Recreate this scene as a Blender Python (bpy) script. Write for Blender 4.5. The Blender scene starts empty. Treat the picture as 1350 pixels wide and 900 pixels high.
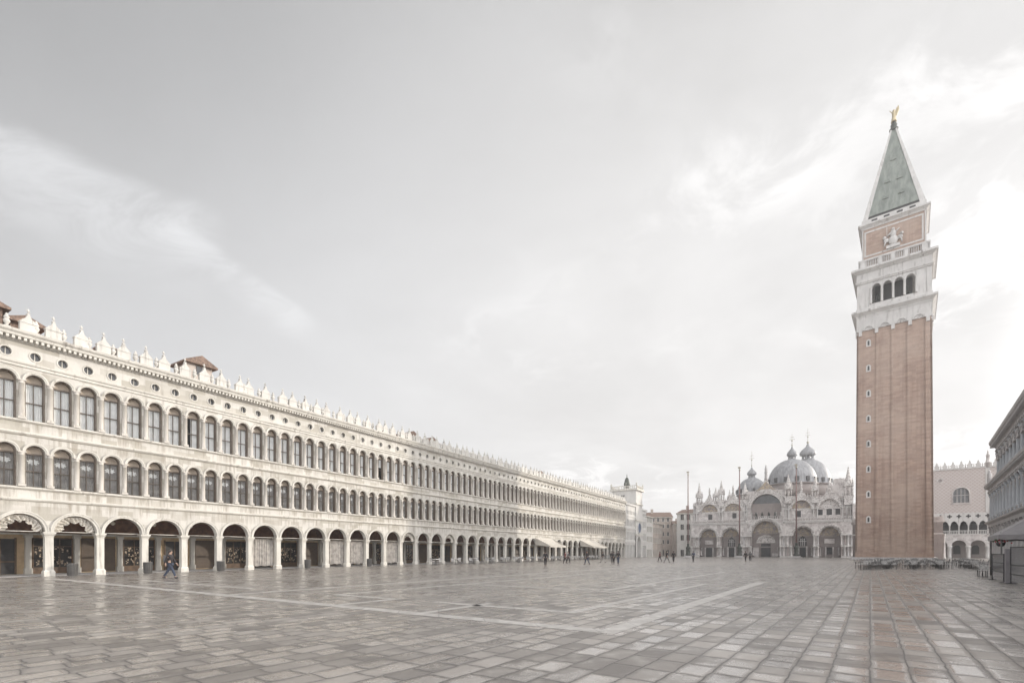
import bpy, math, random
from math import sin, cos, pi, radians, sqrt, atan2
from mathutils import Vector, Matrix
R_ = random.Random(7)
S = bpy.context.scene
COL = S.collection
# ------------------------------------------------------------------ camera, world, sun, exposure
cam_d = bpy.data.cameras.new('camera'); cam = bpy.data.objects.new('camera', cam_d); COL.objects.link(cam)
cam.location = (0, 0, 1.66); cam.rotation_euler = (radians(90), 0, 0)
cam_d.sensor_width = 36; cam_d.lens = 36*640/1350; cam_d.shift_y = 277/1350
cam_d.clip_start = .1; cam_d.clip_end = 6000
S.camera = cam
SUN_AZ, SUN_EL = radians(70), radians(13)          # clockwise from +Y
SUN_STRENGTH, SKY_STRENGTH = 3.3, 0.1
sd = bpy.data.lights.new('sun', 'SUN'); sd.energy = SUN_STRENGTH; sd.angle = radians(.6); sd.color = (1, .93, .82)
so = bpy.data.objects.new('sun', sd); COL.objects.link(so)
sun_dir = Vector((sin(SUN_AZ)*cos(SUN_EL), cos(SUN_AZ)*cos(SUN_EL), sin(SUN_EL)))
so.rotation_euler = sun_dir.to_track_quat('Z', 'Y').to_euler()
so.location = (200, 80, 120)
S.view_settings.view_transform = 'Standard'; S.view_settings.look = 'None'
HAZE = .0008
S.view_settings.exposure = 0.33; S.view_settings.gamma = 1; S.view_settings.use_curve_mapping = False
S.cycles.use_denoising = True
S.cycles.max_bounces = 6; S.cycles.diffuse_bounces = 3; S.cycles.glossy_bounces = 3
S.cycles.transparent_max_bounces = 8; S.cycles.volume_bounces = 0

class NT:
    """small node-tree helper"""
    def __init__(s, tree): s.t = tree; s.t.nodes.clear()
    def n(s, typ, **kw):
        nd = s.t.nodes.new(typ)
        for k, v in kw.items(): setattr(nd, k, v)
        return nd
    def link(s, a, b): s.t.links.new(a, b)
    def put(s, sock, v):
        if hasattr(v, 'is_output') or isinstance(v, bpy.types.NodeSocket): s.link(v, sock)
        else: sock.default_value = v
    def m(s, op, a, b=None, c=None, clamp=False):
        nd = s.n('ShaderNodeMath', operation=op, use_clamp=clamp)
        s.put(nd.inputs[0], a)
        if b is not None: s.put(nd.inputs[1], b)
        if c is not None: s.put(nd.inputs[2], c)
        return nd.outputs[0]
    def vm(s, op, a, b=None, out=0):
        nd = s.n('ShaderNodeVectorMath', operation=op)
        s.put(nd.inputs[0], a)
        if b is not None: s.put(nd.inputs[1], b)
        return nd.outputs['Value' if op in ('DOT_PRODUCT', 'LENGTH') else 'Vector']
    def ramp(s, v, a, b, x=0., y=1., smooth=True):
        nd = s.n('ShaderNodeMapRange'); nd.interpolation_type = 'SMOOTHSTEP' if smooth else 'LINEAR'
        s.put(nd.inputs[0], v)
        for i, q in enumerate((a, b, x, y)): nd.inputs[i+1].default_value = q
        return nd.outputs[0]
    def mix(s, f, a, b, blend='MIX'):
        nd = s.n('ShaderNodeMix', data_type='RGBA', blend_type=blend)
        s.put(nd.inputs[0], f)
        for i, q in ((6, a), (7, b)):
            if isinstance(q, tuple): nd.inputs[i].default_value = (*q[:3], 1)
            else: s.link(q, nd.inputs[i])
        return nd.outputs[2]
    def noise(s, vec, scale, detail=4, rough=.55, dist=0):
        nd = s.n('ShaderNodeTexNoise'); nd.inputs['Scale'].default_value = scale
        nd.inputs['Detail'].default_value = detail; nd.inputs['Roughness'].default_value = rough
        nd.inputs['Distortion'].default_value = dist
        s.link(vec, nd.inputs['Vector']); return nd.outputs['Fac']
    def scale(s, vec, xyz):
        return s.vm('MULTIPLY', vec, xyz)
    def comb(s, x, y, z=0.):
        nd = s.n('ShaderNodeCombineXYZ')
        for i, q in enumerate((x, y, z)): s.put(nd.inputs[i], q)
        return nd.outputs[0]
    def sep(s, v):
        nd = s.n('ShaderNodeSeparateXYZ'); s.link(v, nd.inputs[0]); return nd.outputs

w = bpy.data.worlds.new('World'); S.world = w; w.use_nodes = True
N = NT(w.node_tree)
sky = N.n('ShaderNodeTexSky'); sky.sky_type = 'NISHITA'; sky.sun_disc = False
sky.sun_elevation = SUN_EL; sky.sun_rotation = SUN_AZ; sky.air_density = 1.0; sky.dust_density = 2.0
hs = N.n('ShaderNodeHueSaturation'); hs.inputs['Saturation'].default_value = .10; hs.inputs['Value'].default_value = 1.0
N.link(sky.outputs[0], hs.inputs['Color'])
D = N.n('ShaderNodeTexCoord').outputs['Generated']
dx, dy, dz = N.sep(D)
zz = N.m('MAXIMUM', dz, 0.0)
# broad veil of high cloud: thicker towards the sun side, unseen sky behind camera raised for fill
sunside = N.vm('DOT_PRODUCT', D, (sin(SUN_AZ), cos(SUN_AZ), 0))
behind = N.ramp(dy, .25, -.5)
pl = N.comb(N.m('DIVIDE', dx, N.m('ADD', zz, .22)), N.m('DIVIDE', dy, N.m('ADD', zz, .22)), zz)
n1 = N.noise(pl, 1.1, 8, .56, .35)
n2 = N.noise(pl, 3.2, 7, .6, .6)
def skydir(px, py):                                   # direction in world space of a cloud's end
    return Vector(((px-675)/640, 1, (727-py)/640)).normalized()
def cirrus(a, b, up, dn, amp):
    a, b = skydir(*a), skydir(*b); nr = a.cross(b).normalized()
    if nr.z < 0: nr = -nr
    mid = (a+b).normalized(); al = (b-a).normalized(); half = (b-a).length/2
    wob = N.m('MULTIPLY', N.m('SUBTRACT', N.noise(pl, 1.5, 4, .55, .2), .5), .085)
    d = N.m('ADD', N.vm('DOT_PRODUCT', D, tuple(nr)), wob)
    t = N.vm('DOT_PRODUCT', N.vm('SUBTRACT', D, tuple(mid)), tuple(al))
    k = N.m('MULTIPLY', N.ramp(d, up, -up*.4), N.ramp(d, -dn, -up*.3))
    k = N.m('MULTIPLY', k, N.m('MULTIPLY', N.ramp(t, half*1.15, half*.55), N.ramp(t, -half*1.5, -half*.6)))
    k = N.m('MULTIPLY', k, N.ramp(N.noise(N.scale(pl, (1., 2., 1.)), 3.2, 8, .65, 1.2), .32, .62, .25, 1.15))
    return N.m('MULTIPLY', k, amp)
x = N.m('ADD', N.m('ADD', 1.21, N.m('MULTIPLY', sunside, .56)), N.m('MULTIPLY', dz, -.94))
patch = N.m('SUBTRACT', N.ramp(n1, .30, .72), .5)
n3 = N.noise(pl, 5.5, 9, .62, .9)
big = N.ramp(N.noise(N.vm('ADD', pl, (3.7, 1.2, 0.)), .85, 3, .5), .42, .60)
puffs = N.m('MULTIPLY', N.ramp(N.m('ADD', N.m('MULTIPLY', n2, .55), N.m('MULTIPLY', n3, .45)), .46, .60), big)
puffs = N.m('MULTIPLY', N.m('SUBTRACT', puffs, .25), N.ramp(sunside, .0, .55, .05, .42))
x = N.m('ADD', x, cirrus((-60, 140), (290, 290), .020, .15, .34))
x = N.m('ADD', x, cirrus((235, 300), (425, 425), .014, .06, .22))
x = N.m('MAXIMUM', x, .2)
x = N.m('DIVIDE', x, N.m('POWER', N.m('ADD', 1., N.m('POWER', x, 4.)), .25))
clouds = N.m('ADD', N.m('MULTIPLY', patch, N.ramp(sunside, -.2, .5, .06, .17)), N.m('MULTIPLY', puffs, .85))
x = N.m('MINIMUM', N.m('ADD', x, clouds), 1.03)
base_v = N.m('MULTIPLY', x, N.ramp(sunside, -.3, .75, 8.5, 8.95))
behind = N.ramp(dy, .2, -.5)
base_v = N.m('MULTIPLY', base_v, N.m('ADD', 1.0, N.m('MULTIPLY', behind, 3.0)))  # unseen sky behind the camera brightened as added fill light
base_v = N.m('MULTIPLY', base_v, N.m('ADD', 1.0, N.m('MULTIPLY', N.ramp(dz, .80, .95), 2.5)))  # sky overhead, out of view, brightened as added fill light
base_v = N.m('ADD', base_v, N.m('MULTIPLY', N.ramp(N.vm('DOT_PRODUCT', D, tuple(sun_dir)), .90, 1.), 14.))
warm = N.ramp(sunside, -.3, .6)
cl = N.vm('MULTIPLY', N.mix(warm, (.985, .995, 1.02), (1.012, 1.0, .995)), N.comb(base_v, base_v, base_v))
skycol = N.mix(.86, hs.outputs[0], cl)
bg = N.n('ShaderNodeBackground'); bg.inputs[1].default_value = SKY_STRENGTH
N.link(skycol, bg.inputs[0])
wo = N.n('ShaderNodeOutputWorld'); N.link(bg.outputs[0], wo.inputs[0])

# ------------------------------------------------------------------ directions of the square
def V2(x, y): return Vector((x, y, 0))
VD = V2(.517, .856).normalized()            # along the long left palace
PA = V2(.5937, .8047).normalized()          # along the paving rows / tower
PS = V2(.8047, -.5937).normalized()
NU = V2(.641, .767).normalized()            # along the right palace
ANG_TW = atan2(-.634, .773); ANG_V = atan2(VD.y, VD.x); ANG_T = atan2(PS.y, PS.x); ANG_N = atan2(-NU.y, -NU.x); ANG_B = atan2(-VD.x, VD.y)

# ------------------------------------------------------------------ materials
MATS = {}
def mat(name, fn):
    if name in MATS: return MATS[name]
    m = bpy.data.materials.new(name); m.use_nodes = True
    n = NT(m.node_tree); out = n.n('ShaderNodeOutputMaterial')
    b = n.n('ShaderNodeBsdfPrincipled'); n.link(b.outputs[0], out.inputs[0])
    fn(n, b, out); MATS[name] = m; return m
def pos(n): return n.n('ShaderNodeNewGeometry').outputs['Position']
def plain(name, col, rough=.6, metal=0., var=.15, scale=3., spec=.5):
    def fn(n, b, o):
        f = n.noise(pos(n), scale, 4)
        c = n.mix(n.ramp(f, .3, .7), tuple(q*(1-var) for q in col), tuple(min(1, q*(1+var)) for q in col))
        n.link(c, b.inputs['Base Color']); b.inputs['Roughness'].default_value = rough
        b.inputs['Metallic'].default_value = metal; b.inputs['Specular IOR Level'].default_value = spec
    return mat(name, fn)
def stone(name, col, dirt=(.30, .26, .22), amt=.55, sc=1.0, bump=.02, blocks=None):
    """weathered stone: vertical rain streaks, blotches, per-block tone"""
    def fn(n, b, o):
        p = pos(n)
        streak = n.noise(n.scale(p, (2.2*sc, 2.2*sc, .22*sc)), 1.0, 6, .62, .3)
        blot = n.noise(p, .55*sc, 5, .6)
        fine = n.noise(p, 7*sc, 4, .6)
        c = n.mix(n.ramp(blot, .3, .7), tuple(q*.90 for q in col), tuple(min(.9, q*1.06) for q in col))
        d = n.m('MULTIPLY', n.ramp(streak, .50, .74), amt)
        d = n.m('MULTIPLY', d, n.ramp(blot, .30, .62))
        if blocks:
            bl, bh = blocks
            x, y, z = n.sep(p)
            t = n.m('ADD', n.m('MULTIPLY', x, VD.x), n.m('MULTIPLY', y, VD.y))
            row = n.m('FLOOR', n.m('DIVIDE', z, bh))
            cc = n.m('FLOOR', n.m('ADD', n.m('DIVIDE', t, bl), n.m('MULTIPLY', row, .37)))
            wn = n.n('ShaderNodeTexWhiteNoise', noise_dimensions='2D'); n.link(n.comb(row, cc), wn.inputs['Vector'])
            c = n.mix(n.ramp(wn.outputs['Value'], .30, 1., .0, .75), c, (col[0]*.60, col[1]*.58, col[2]*.53))
            led = n.m('MINIMUM', n.m('ABSOLUTE', n.m('SUBTRACT', z, 4.75)), n.m('MINIMUM', n.m('ABSOLUTE', n.m('SUBTRACT', z, 9.05)), n.m('MINIMUM', n.m('ABSOLUTE', n.m('SUBTRACT', z, 5.6)), n.m('ABSOLUTE', n.m('SUBTRACT', z, 10.0)))))
            run = n.noise(n.comb(n.m('MULTIPLY', t, 3.1), n.m('MULTIPLY', z, .25), 0.), 1., 6, .65)
            c = n.mix(n.m('MULTIPLY', n.ramp(run, .46, .66, 0, .75), n.ramp(led, .75, .1)), c, (.30, .26, .21))
        c = n.mix(d, c, dirt)
        c = n.mix(n.ramp(fine, .55, .8, 0, .25), c, tuple(q*.6 for q in col))
        n.link(c, b.inputs['Base Color']); b.inputs['Roughness'].default_value = .75
        b.inputs['Specular IOR Level'].default_value = .3
        bp = n.n('ShaderNodeBump'); bp.inputs['Strength'].default_value = .6; bp.inputs['Distance'].default_value = bump
        n.link(fine, bp.inputs['Height']); n.link(bp.outputs[0], b.inputs['Normal'])
    return mat(name, fn)
def glass(name, tint=(.05, .055, .06), rough=.06, alpha=.93):
    def fn(n, b, o):
        p = pos(n)
        b.inputs['Base Color'].default_value = (*tint, 1); b.inputs['Roughness'].default_value = rough
        bp = n.n('ShaderNodeBump'); bp.inputs['Strength'].default_value = .15; bp.inputs['Distance'].default_value = .01
        n.link(n.noise(p, 1.6, 2), bp.inputs['Height']); n.link(bp.outputs[0], b.inputs['Normal'])
        tr = n.n('ShaderNodeBsdfTransparent'); tr.inputs[0].default_value = (.95, .96, .96, 1)
        lw = n.n('ShaderNodeLayerWeight'); fz = n.m('ADD', .04, n.m('MULTIPLY', n.m('POWER', lw.outputs['Facing'], 5.), .9))
        mx = n.n('ShaderNodeMixShader'); n.link(n.m('ADD', n.m('MULTIPLY', fz, 1.0), 1-alpha, clamp=True), mx.inputs[0])
        n.link(tr.outputs[0], mx.inputs[1]); n.link(b.outputs[0], mx.inputs[2]); n.link(mx.outputs[0], o.inputs[0])
    return mat(name, fn)

M_STONE = stone('istrian_stone', (.60, .57, .525), dirt=(.27, .24, .20), amt=.8, blocks=(.95, .47))
M_TRIM = stone('istrian_trim', (.62, .59, .535), dirt=(.22, .195, .165), amt=.95, sc=1.3)
M_MERLON = stone('merlon_stone', (.58, .555, .515), dirt=(.17, .155, .14), amt=1.0, sc=2)
M_COLUMN = stone('column_stone', (.58, .54, .49), dirt=(.23, .2, .175), amt=.8, sc=2)
M_GREYST = stone('grey_stone', (.50, .48, .475), dirt=(.18, .165, .16), amt=.8)
M_WHITE = stone('white_marble', (.60, .58, .56), dirt=(.22, .20, .185), amt=1.0, sc=.9)
def marble_fn(n, b, o):
    p = pos(n); x, y, z = n.sep(p)
    t = n.m('ADD', n.m('MULTIPLY', x, VD.y), n.m('MULTIPLY', y, -VD.x))
    wn = n.n('ShaderNodeTexWhiteNoise', noise_dimensions='2D'); n.link(n.comb(n.m('FLOOR', n.m('DIVIDE', t, .9)), n.m('FLOOR', n.m('DIVIDE', z, 1.35))), wn.inputs['Vector'])
    c = n.mix(wn.outputs['Value'], (.48, .44, .425), (.68, .645, .62))
    c = n.mix(n.ramp(n.noise(p, 1.1, 6, .65), .45, .68, 0, .75), c, (.30, .265, .255))
    n.link(c, b.inputs['Base Color']); b.inputs['Roughness'].default_value = .6
M_MARBLE = mat('basilica_marble', marble_fn)
M_MARBLE2 = stone('basilica_panel', (.31, .27, .255), dirt=(.16, .14, .14), amt=.7, sc=1.5)  # colour darkened so the portal recesses read as shaded
def lace_fn(n, b, o):
    p = pos(n)
    f = n.noise(p, 2.6, 4, .65, .8); g = n.noise(p, .5, 4, .6)
    c = n.mix(n.ramp(f, .36, .56), (.28, .25, .24), (.70, .67, .645))  # hollows of the carving painted dark, like shade in relief
    c = n.mix(n.ramp(g, .45, .7, 0, .5), c, (.36, .32, .30))
    n.link(c, b.inputs['Base Color']); b.inputs['Roughness'].default_value = .75
    bp = n.n('ShaderNodeBump'); bp.inputs['Strength'].default_value = 1; bp.inputs['Distance'].default_value = .15
    n.link(f, bp.inputs['Height']); n.link(bp.outputs[0], b.inputs['Normal'])
M_LACE = mat('carved_marble', lace_fn)
M_TILE = plain('roof_tile', (.19, .13, .10), .85, var=.4, scale=6)
M_WOOD = plain('dark_wood', (.12, .075, .045), .7, var=.3)
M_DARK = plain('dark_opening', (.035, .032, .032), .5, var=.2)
M_BLIND = plain('lunette_blind', (.42, .35, .28), .8, var=.12)
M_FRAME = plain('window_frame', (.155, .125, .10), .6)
M_CURT = plain('white_curtain', (.88, .87, .86), .9, var=.06, scale=2)
M_CURT_D = plain('grey_curtain', (.34, .32, .305), .9, var=.2, scale=2)
M_FLOWER = plain('etched_white', (.86, .85, .84), .9)
M_GLASS = glass('pane_glass'); M_GLASSD = glass('shop_glass', (.03, .03, .03), .05, .8)
M_GLASSO = plain('old_glass', (.10, .10, .105), .15, var=.3, scale=1)
M_PLASTER = plain('arcade_plaster', (.50, .37, .23), .85, var=.2, scale=1.2)
M_RED = plain('arcade_red', (.17, .085, .05), .8, var=.25)
M_SHUT = plain('roller_shutter', (.10, .07, .048), .6, var=.15)
M_GOODS = plain('shop_goods', (.36, .28, .20), .6, var=.95, scale=14)
M_SHOPG = plain('shop_window', (.035, .032, .03), .12, var=.3, scale=2)
M_CLOTH = plain('cafe_cloth', (.38, .35, .32), .95, var=.25, scale=2.5)
M_SWAG = plain('swag_cloth', (.62, .58, .52), .9, var=.2, scale=4)
M_AWN = plain('awning_canvas', (.50, .465, .41), .9, var=.1)
M_GLOBE = plain('lamp_globe', (.75, .70, .60), .25, var=.05)
M_BRONZE = plain('bronze', (.07, .075, .065), .45, .7, var=.3)
M_GOLD = plain('gold', (.50, .42, .27), .45, .5, var=.15)
M_IRON = plain('iron', (.05, .05, .052), .5, .3)
M_POLE = plain('red_pole', (.20, .115, .105), .6)
M_GILT = plain('dull_gilt', (.36, .32, .26), .5, .3)
M_BIN = plain('bin_metal', (.12, .115, .11), .55, .2)
M_CHAIR = plain('chair_weave', (.50, .485, .475), .6, var=.3, scale=14)
M_CHAIRF = plain('chair_frame', (.16, .155, .15), .45, .3)
M_TABLE = plain('table_top', (.62, .59, .57), .4, var=.1)
M_CANVAS = plain('canopy_canvas', (.30, .285, .29), .9, var=.06)
M_BOARD = plain('grey_board', (.27, .255, .265), .7, var=.06)
M_SKIN = plain('skin', (.42, .28, .21), .6, var=.05)
M_HAIR = plain('hair', (.045, .035, .03), .7)
M_RED_FL = plain('red_flower', (.42, .05, .06), .7); M_LEAF = plain('leaf', (.06, .09, .04), .7)

def lead_fn(n, b, o):
    p = pos(n)
    s = n.noise(n.scale(p, (1.5, 1.5, .25)), 1, 6, .6)
    c = n.mix(n.ramp(s, .3, .72), (.17, .17, .178), (.34, .34, .35))
    n.link(c, b.inputs['Base Color']); b.inputs['Roughness'].default_value = .55
M_LEAD = mat('lead_sheet', lead_fn)
def copper_fn(n, b, o):
    p = pos(n)
    s = n.noise(n.scale(p, (1.4, 1.4, .25)), 1, 6, .62)
    c = n.mix(n.ramp(s, .3, .7), (.155, .175, .155), (.265, .285, .255))
    n.link(c, b.inputs['Base Color']); b.inputs['Roughness'].default_value = .7
M_COPPER = mat('green_copper', copper_fn)
def brick_fn(n, b, o):
    p = pos(n); x, y, z = n.sep(p)
    u = n.m('ADD', n.m('MULTIPLY', x, .773), n.m('MULTIPLY', y, -.634))
    v = n.m('ADD', n.m('MULTIPLY', x, .634), n.m('MULTIPLY', y, .773))
    bt = n.n('ShaderNodeTexBrick'); bt.inputs['Scale'].default_value = 1; bt.inputs['Brick Width'].default_value = 1.3
    bt.inputs['Row Height'].default_value = .40; bt.inputs['Mortar Size'].default_value = .02
    bt.inputs['Color1'].default_value = (.32, .222, .176, 1); bt.inputs['Color2'].default_value = (.44, .313, .248, 1)
    bt.inputs['Mortar'].default_value = (.36, .29, .245, 1)
    n.link(n.comb(n.m('ADD', u, v), z), bt.inputs['Vector'])
    st = n.noise(n.comb(n.m('MULTIPLY', u, 1.6), n.m('MULTIPLY', v, 1.6), n.m('MULTIPLY', z, .05)), 1, 6, .6)
    bl = n.noise(p, .12, 5, .6)
    c = n.mix(n.ramp(st, .42, .75, 0, .55), bt.outputs[0], (.22, .145, .115))
    c = n.mix(n.ramp(bl, .40, .66, 0, .5), c, (.50, .395, .33))
    c = n.mix(n.ramp(n.noise(p, .55, 6, .7), .50, .72, 0, .35), c, (.235, .16, .13))
    c = n.mix(n.ramp(n.noise(n.comb(u, v, n.m('MULTIPLY', z, 6.)), .35, 3), .45, .75, 0, .25), c, (.25, .17, .14))
    n.link(c, b.inputs['Base Color']); b.inputs['Roughness'].default_value = .85; b.inputs['Specular IOR Level'].default_value = .2
M_BRICK = mat('tower_brick', brick_fn)
def diaper_fn(n, b, o):
    p = pos(n); x, y, z = n.sep(p)
    u = n.m('ADD', n.m('MULTIPLY', x, .8047), n.m('MULTIPLY', y, -.5937))
    k1 = n.m('PINGPONG', n.m('ADD', u, z), .45); k2 = n.m('PINGPONG', n.m('SUBTRACT', u, z), .45)
    f = n.ramp(n.m('MINIMUM', k1, k2), .06, .16)
    wn = n.noise(p, 5, 3)
    c = n.mix(f, (.58, .545, .525), (.47, .40, .375))
    c = n.mix(n.ramp(wn, .4, .7, 0, .5), c, (.48, .41, .38))
    n.link(c, b.inputs['Base Color']); b.inputs['Roughness'].default_value = .8
M_DIAPER = mat('diaper_brick', diaper_fn)
def mosaic_fn(n, b, o):
    p = pos(n)
    f = n.noise(p, 1.5, 5, .65, 1.2); g = n.noise(p, 2.6, 4, .6, .5)
    c = n.mix(n.ramp(f, .40, .62), (.40, .31, .19), (.17, .15, .17))
    c = n.mix(n.ramp(g, .55, .66), c, (.50, .44, .37))
    n.link(c, b.inputs['Base Color']); b.inputs['Roughness'].default_value = .4
M_MOSAIC = mat('gold_mosaic', mosaic_fn)
def facade_fn(n, b, o):   # peeling plaster of the far houses
    p = pos(n); f = n.noise(p, .6, 6, .65)
    c = n.mix(n.ramp(f, .35, .7), (.40, .335, .29), (.54, .47, .42))
    n.link(c, b.inputs['Base Color']); b.inputs['Roughness'].default_value = .85
M_HOUSE = mat('house_plaster', facade_fn)

def paving_fn(n, b, o):
    p = pos(n)
    p2 = n.vm('ADD', p, n.vm('MULTIPLY', n.vm('SUBTRACT', (0, 0, 0), (0, 0, 0)), (1, 1, 1)))
    u = n.vm('DOT_PRODUCT', p, tuple(PA)); v = n.vm('DOT_PRODUCT', p, tuple(PS))
    wob = n.m('MULTIPLY', n.m('SUBTRACT', n.noise(p, 2.4, 4), .5), .085)
    wob2 = n.m('MULTIPLY', n.m('SUBTRACT', n.noise(n.vm('ADD', p, (31., 7., 0.)), 2.6, 4), .5), .14)
    H = .44
    vv = n.m('DIVIDE', n.m('ADD', v, wob), H)
    row = n.m('FLOOR', vv); fv = n.m('FRACT', vv)
    w1 = n.n('ShaderNodeTexWhiteNoise', noise_dimensions='1D'); n.link(row, w1.inputs['W'])
    r1 = w1.outputs['Value']
    L = n.m('ADD', .46, n.m('MULTIPLY', r1, .40))
    uu = n.m('ADD', n.m('DIVIDE', n.m('ADD', u, wob2), L), n.m('MULTIPLY', r1, 71.3))
    col = n.m('FLOOR', uu); fu = n.m('FRACT', uu)
    w2 = n.n('ShaderNodeTexWhiteNoise', noise_dimensions='2D'); n.link(n.comb(row, col), w2.inputs['Vector'])
    rc = w2.outputs['Value']; rr, rg, rb = n.sep(w2.outputs['Color'])
    ev = n.m('MULTIPLY', n.m('MINIMUM', fv, n.m('SUBTRACT', 1., fv)), H)
    eu = n.m('MULTIPLY', n.m('MINIMUM', fu, n.m('SUBTRACT', 1., fu)), L)
    e = n.m('MINIMUM', ev, eu)
    rag = n.m('MULTIPLY', n.m('SUBTRACT', n.noise(p, 14, 3, .6), .5), .03)
    e2 = n.m('ADD', e, rag)
    joint = n.ramp(e2, .002, .019)
    worn = n.ramp(e2, .0, .085)
    big = n.noise(p, .16, 5, .6); mid = n.noise(p, 1.1, 5, .6); fine = n.noise(p, 26, 4, .65)
    c = n.mix(n.m('POWER', rc, 1.25), (.115, .098, .086), (.37, .332, .298))
    c = n.mix(n.ramp(mid, .42, .72, 0, .55), c, (.36, .325, .29))
    c = n.mix(n.ramp(big, .45, .7, 0, .45), c, (.155, .134, .12))
    c = n.mix(n.ramp(fine, .5, .8, 0, .35), c, (.15, .135, .13))
    # sparse dark stains
    vo = n.n('ShaderNodeTexVoronoi'); vo.inputs['Scale'].default_value = .55; vo.inputs['Randomness'].default_value = 1
    n.link(n.vm('ADD', p, n.comb(wob2, wob, 0.)), vo.inputs['Vector'])
    sv = n.m('ADD', vo.outputs['Distance'], n.m('MULTIPLY', n.noise(p, 5, 3), .16))
    pick = n.ramp(n.sep(vo.outputs['Color'])[0], .72, .74)
    spot = n.m('MULTIPLY', n.ramp(sv, .19, .13), pick)
    c = n.mix(n.m('MULTIPLY', spot, .7), c, (.05, .046, .045))
    c = n.mix(n.m('MULTIPLY', n.ramp(n.m('ADD', e2, n.m('MULTIPLY', n.m('SUBTRACT', mid, .5), .12)), .10, .0), .5), c, (.16, .14, .128))
    c = n.mix(joint, (.07, .062, .056), c)
    n.link(c, b.inputs['Base Color'])
    damp = n.ramp(n.noise(n.vm('ADD', p, (9., 3., 0.)), .23, 5, .62), .44, .62)
    pol = n.m('MULTIPLY', n.ramp(n.m('ADD', mid, n.m('MULTIPLY', n.m('SUBTRACT', rg, .5), .35)), .38, .62), worn)
    rgh = n.m('SUBTRACT', n.m('ADD', .40, n.m('MULTIPLY', fine, .10)), n.m('MULTIPLY', pol, .27))
    rgh = n.m('SUBTRACT', rgh, n.m('MULTIPLY', damp, .06))
    c = n.mix(n.m('MULTIPLY', damp, .22), c, n.mix(1., c, (.6, .58, .56), 'MULTIPLY'))
    c = n.mix(n.m('MULTIPLY', pol, .22), c, (.44, .40, .365))
    n.link(c, b.inputs['Base Color'])
    n.link(rgh, b.inputs['Roughness'])
    n.link(n.m('MULTIPLY', n.m('ADD', pol, n.m('MULTIPLY', damp, .5)), .38, clamp=True), b.inputs['Coat Weight']); b.inputs['Coat Roughness'].default_value = .20; b.inputs['Coat IOR'].default_value = 1.45
    b.inputs['Specular IOR Level'].default_value = 1.0
    # every slab lies a little tilted, edges worn round
    tilt = n.m('ADD', n.m('MULTIPLY', n.m('SUBTRACT', rr, .5), n.m('MULTIPLY', fu, .026)),
               n.m('MULTIPLY', n.m('SUBTRACT', rb, .5), n.m('MULTIPLY', fv, .022)))
    h = n.m('ADD', tilt, n.m('MULTIPLY', worn, .010))
    h = n.m('ADD', h, n.m('MULTIPLY', joint, .006))
    h = n.m('ADD', h, n.m('MULTIPLY', fine, .0009)); h = n.m('ADD', h, n.m('MULTIPLY', n.noise(p, 4, 4), .006))
    bp = n.n('ShaderNodeBump'); bp.inputs['Strength'].default_value = 1; bp.inputs['Distance'].default_value = 1.0
    n.link(h, bp.inputs['Height']); n.link(bp.outputs[0], b.inputs['Normal'])
M_PAVE = mat('trachyte_paving', paving_fn)
def band_fn(n, b, o):
    p = pos(n)
    c = n.mix(n.ramp(n.noise(p, 3, 5, .6), .35, .7), (.38, .355, .33), (.54, .51, .48))
    k = n.m('PINGPONG', n.vm('DOT_PRODUCT', p, tuple((PA+PS).normalized())), .55)
    c = n.mix(n.ramp(k, .0, .02, .6, 0), c, (.1, .09, .09))
    n.link(c, b.inputs['Base Color']); b.inputs['Roughness'].default_value = .42
    bp = n.n('ShaderNodeBump'); bp.inputs['Strength'].default_value = .6; bp.inputs['Distance'].default_value = .01
    n.link(n.noise(p, 9, 4), bp.inputs['Height']); n.link(bp.outputs[0], b.inputs['Normal'])
M_BAND = mat('white_stone_band', band_fn)

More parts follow.
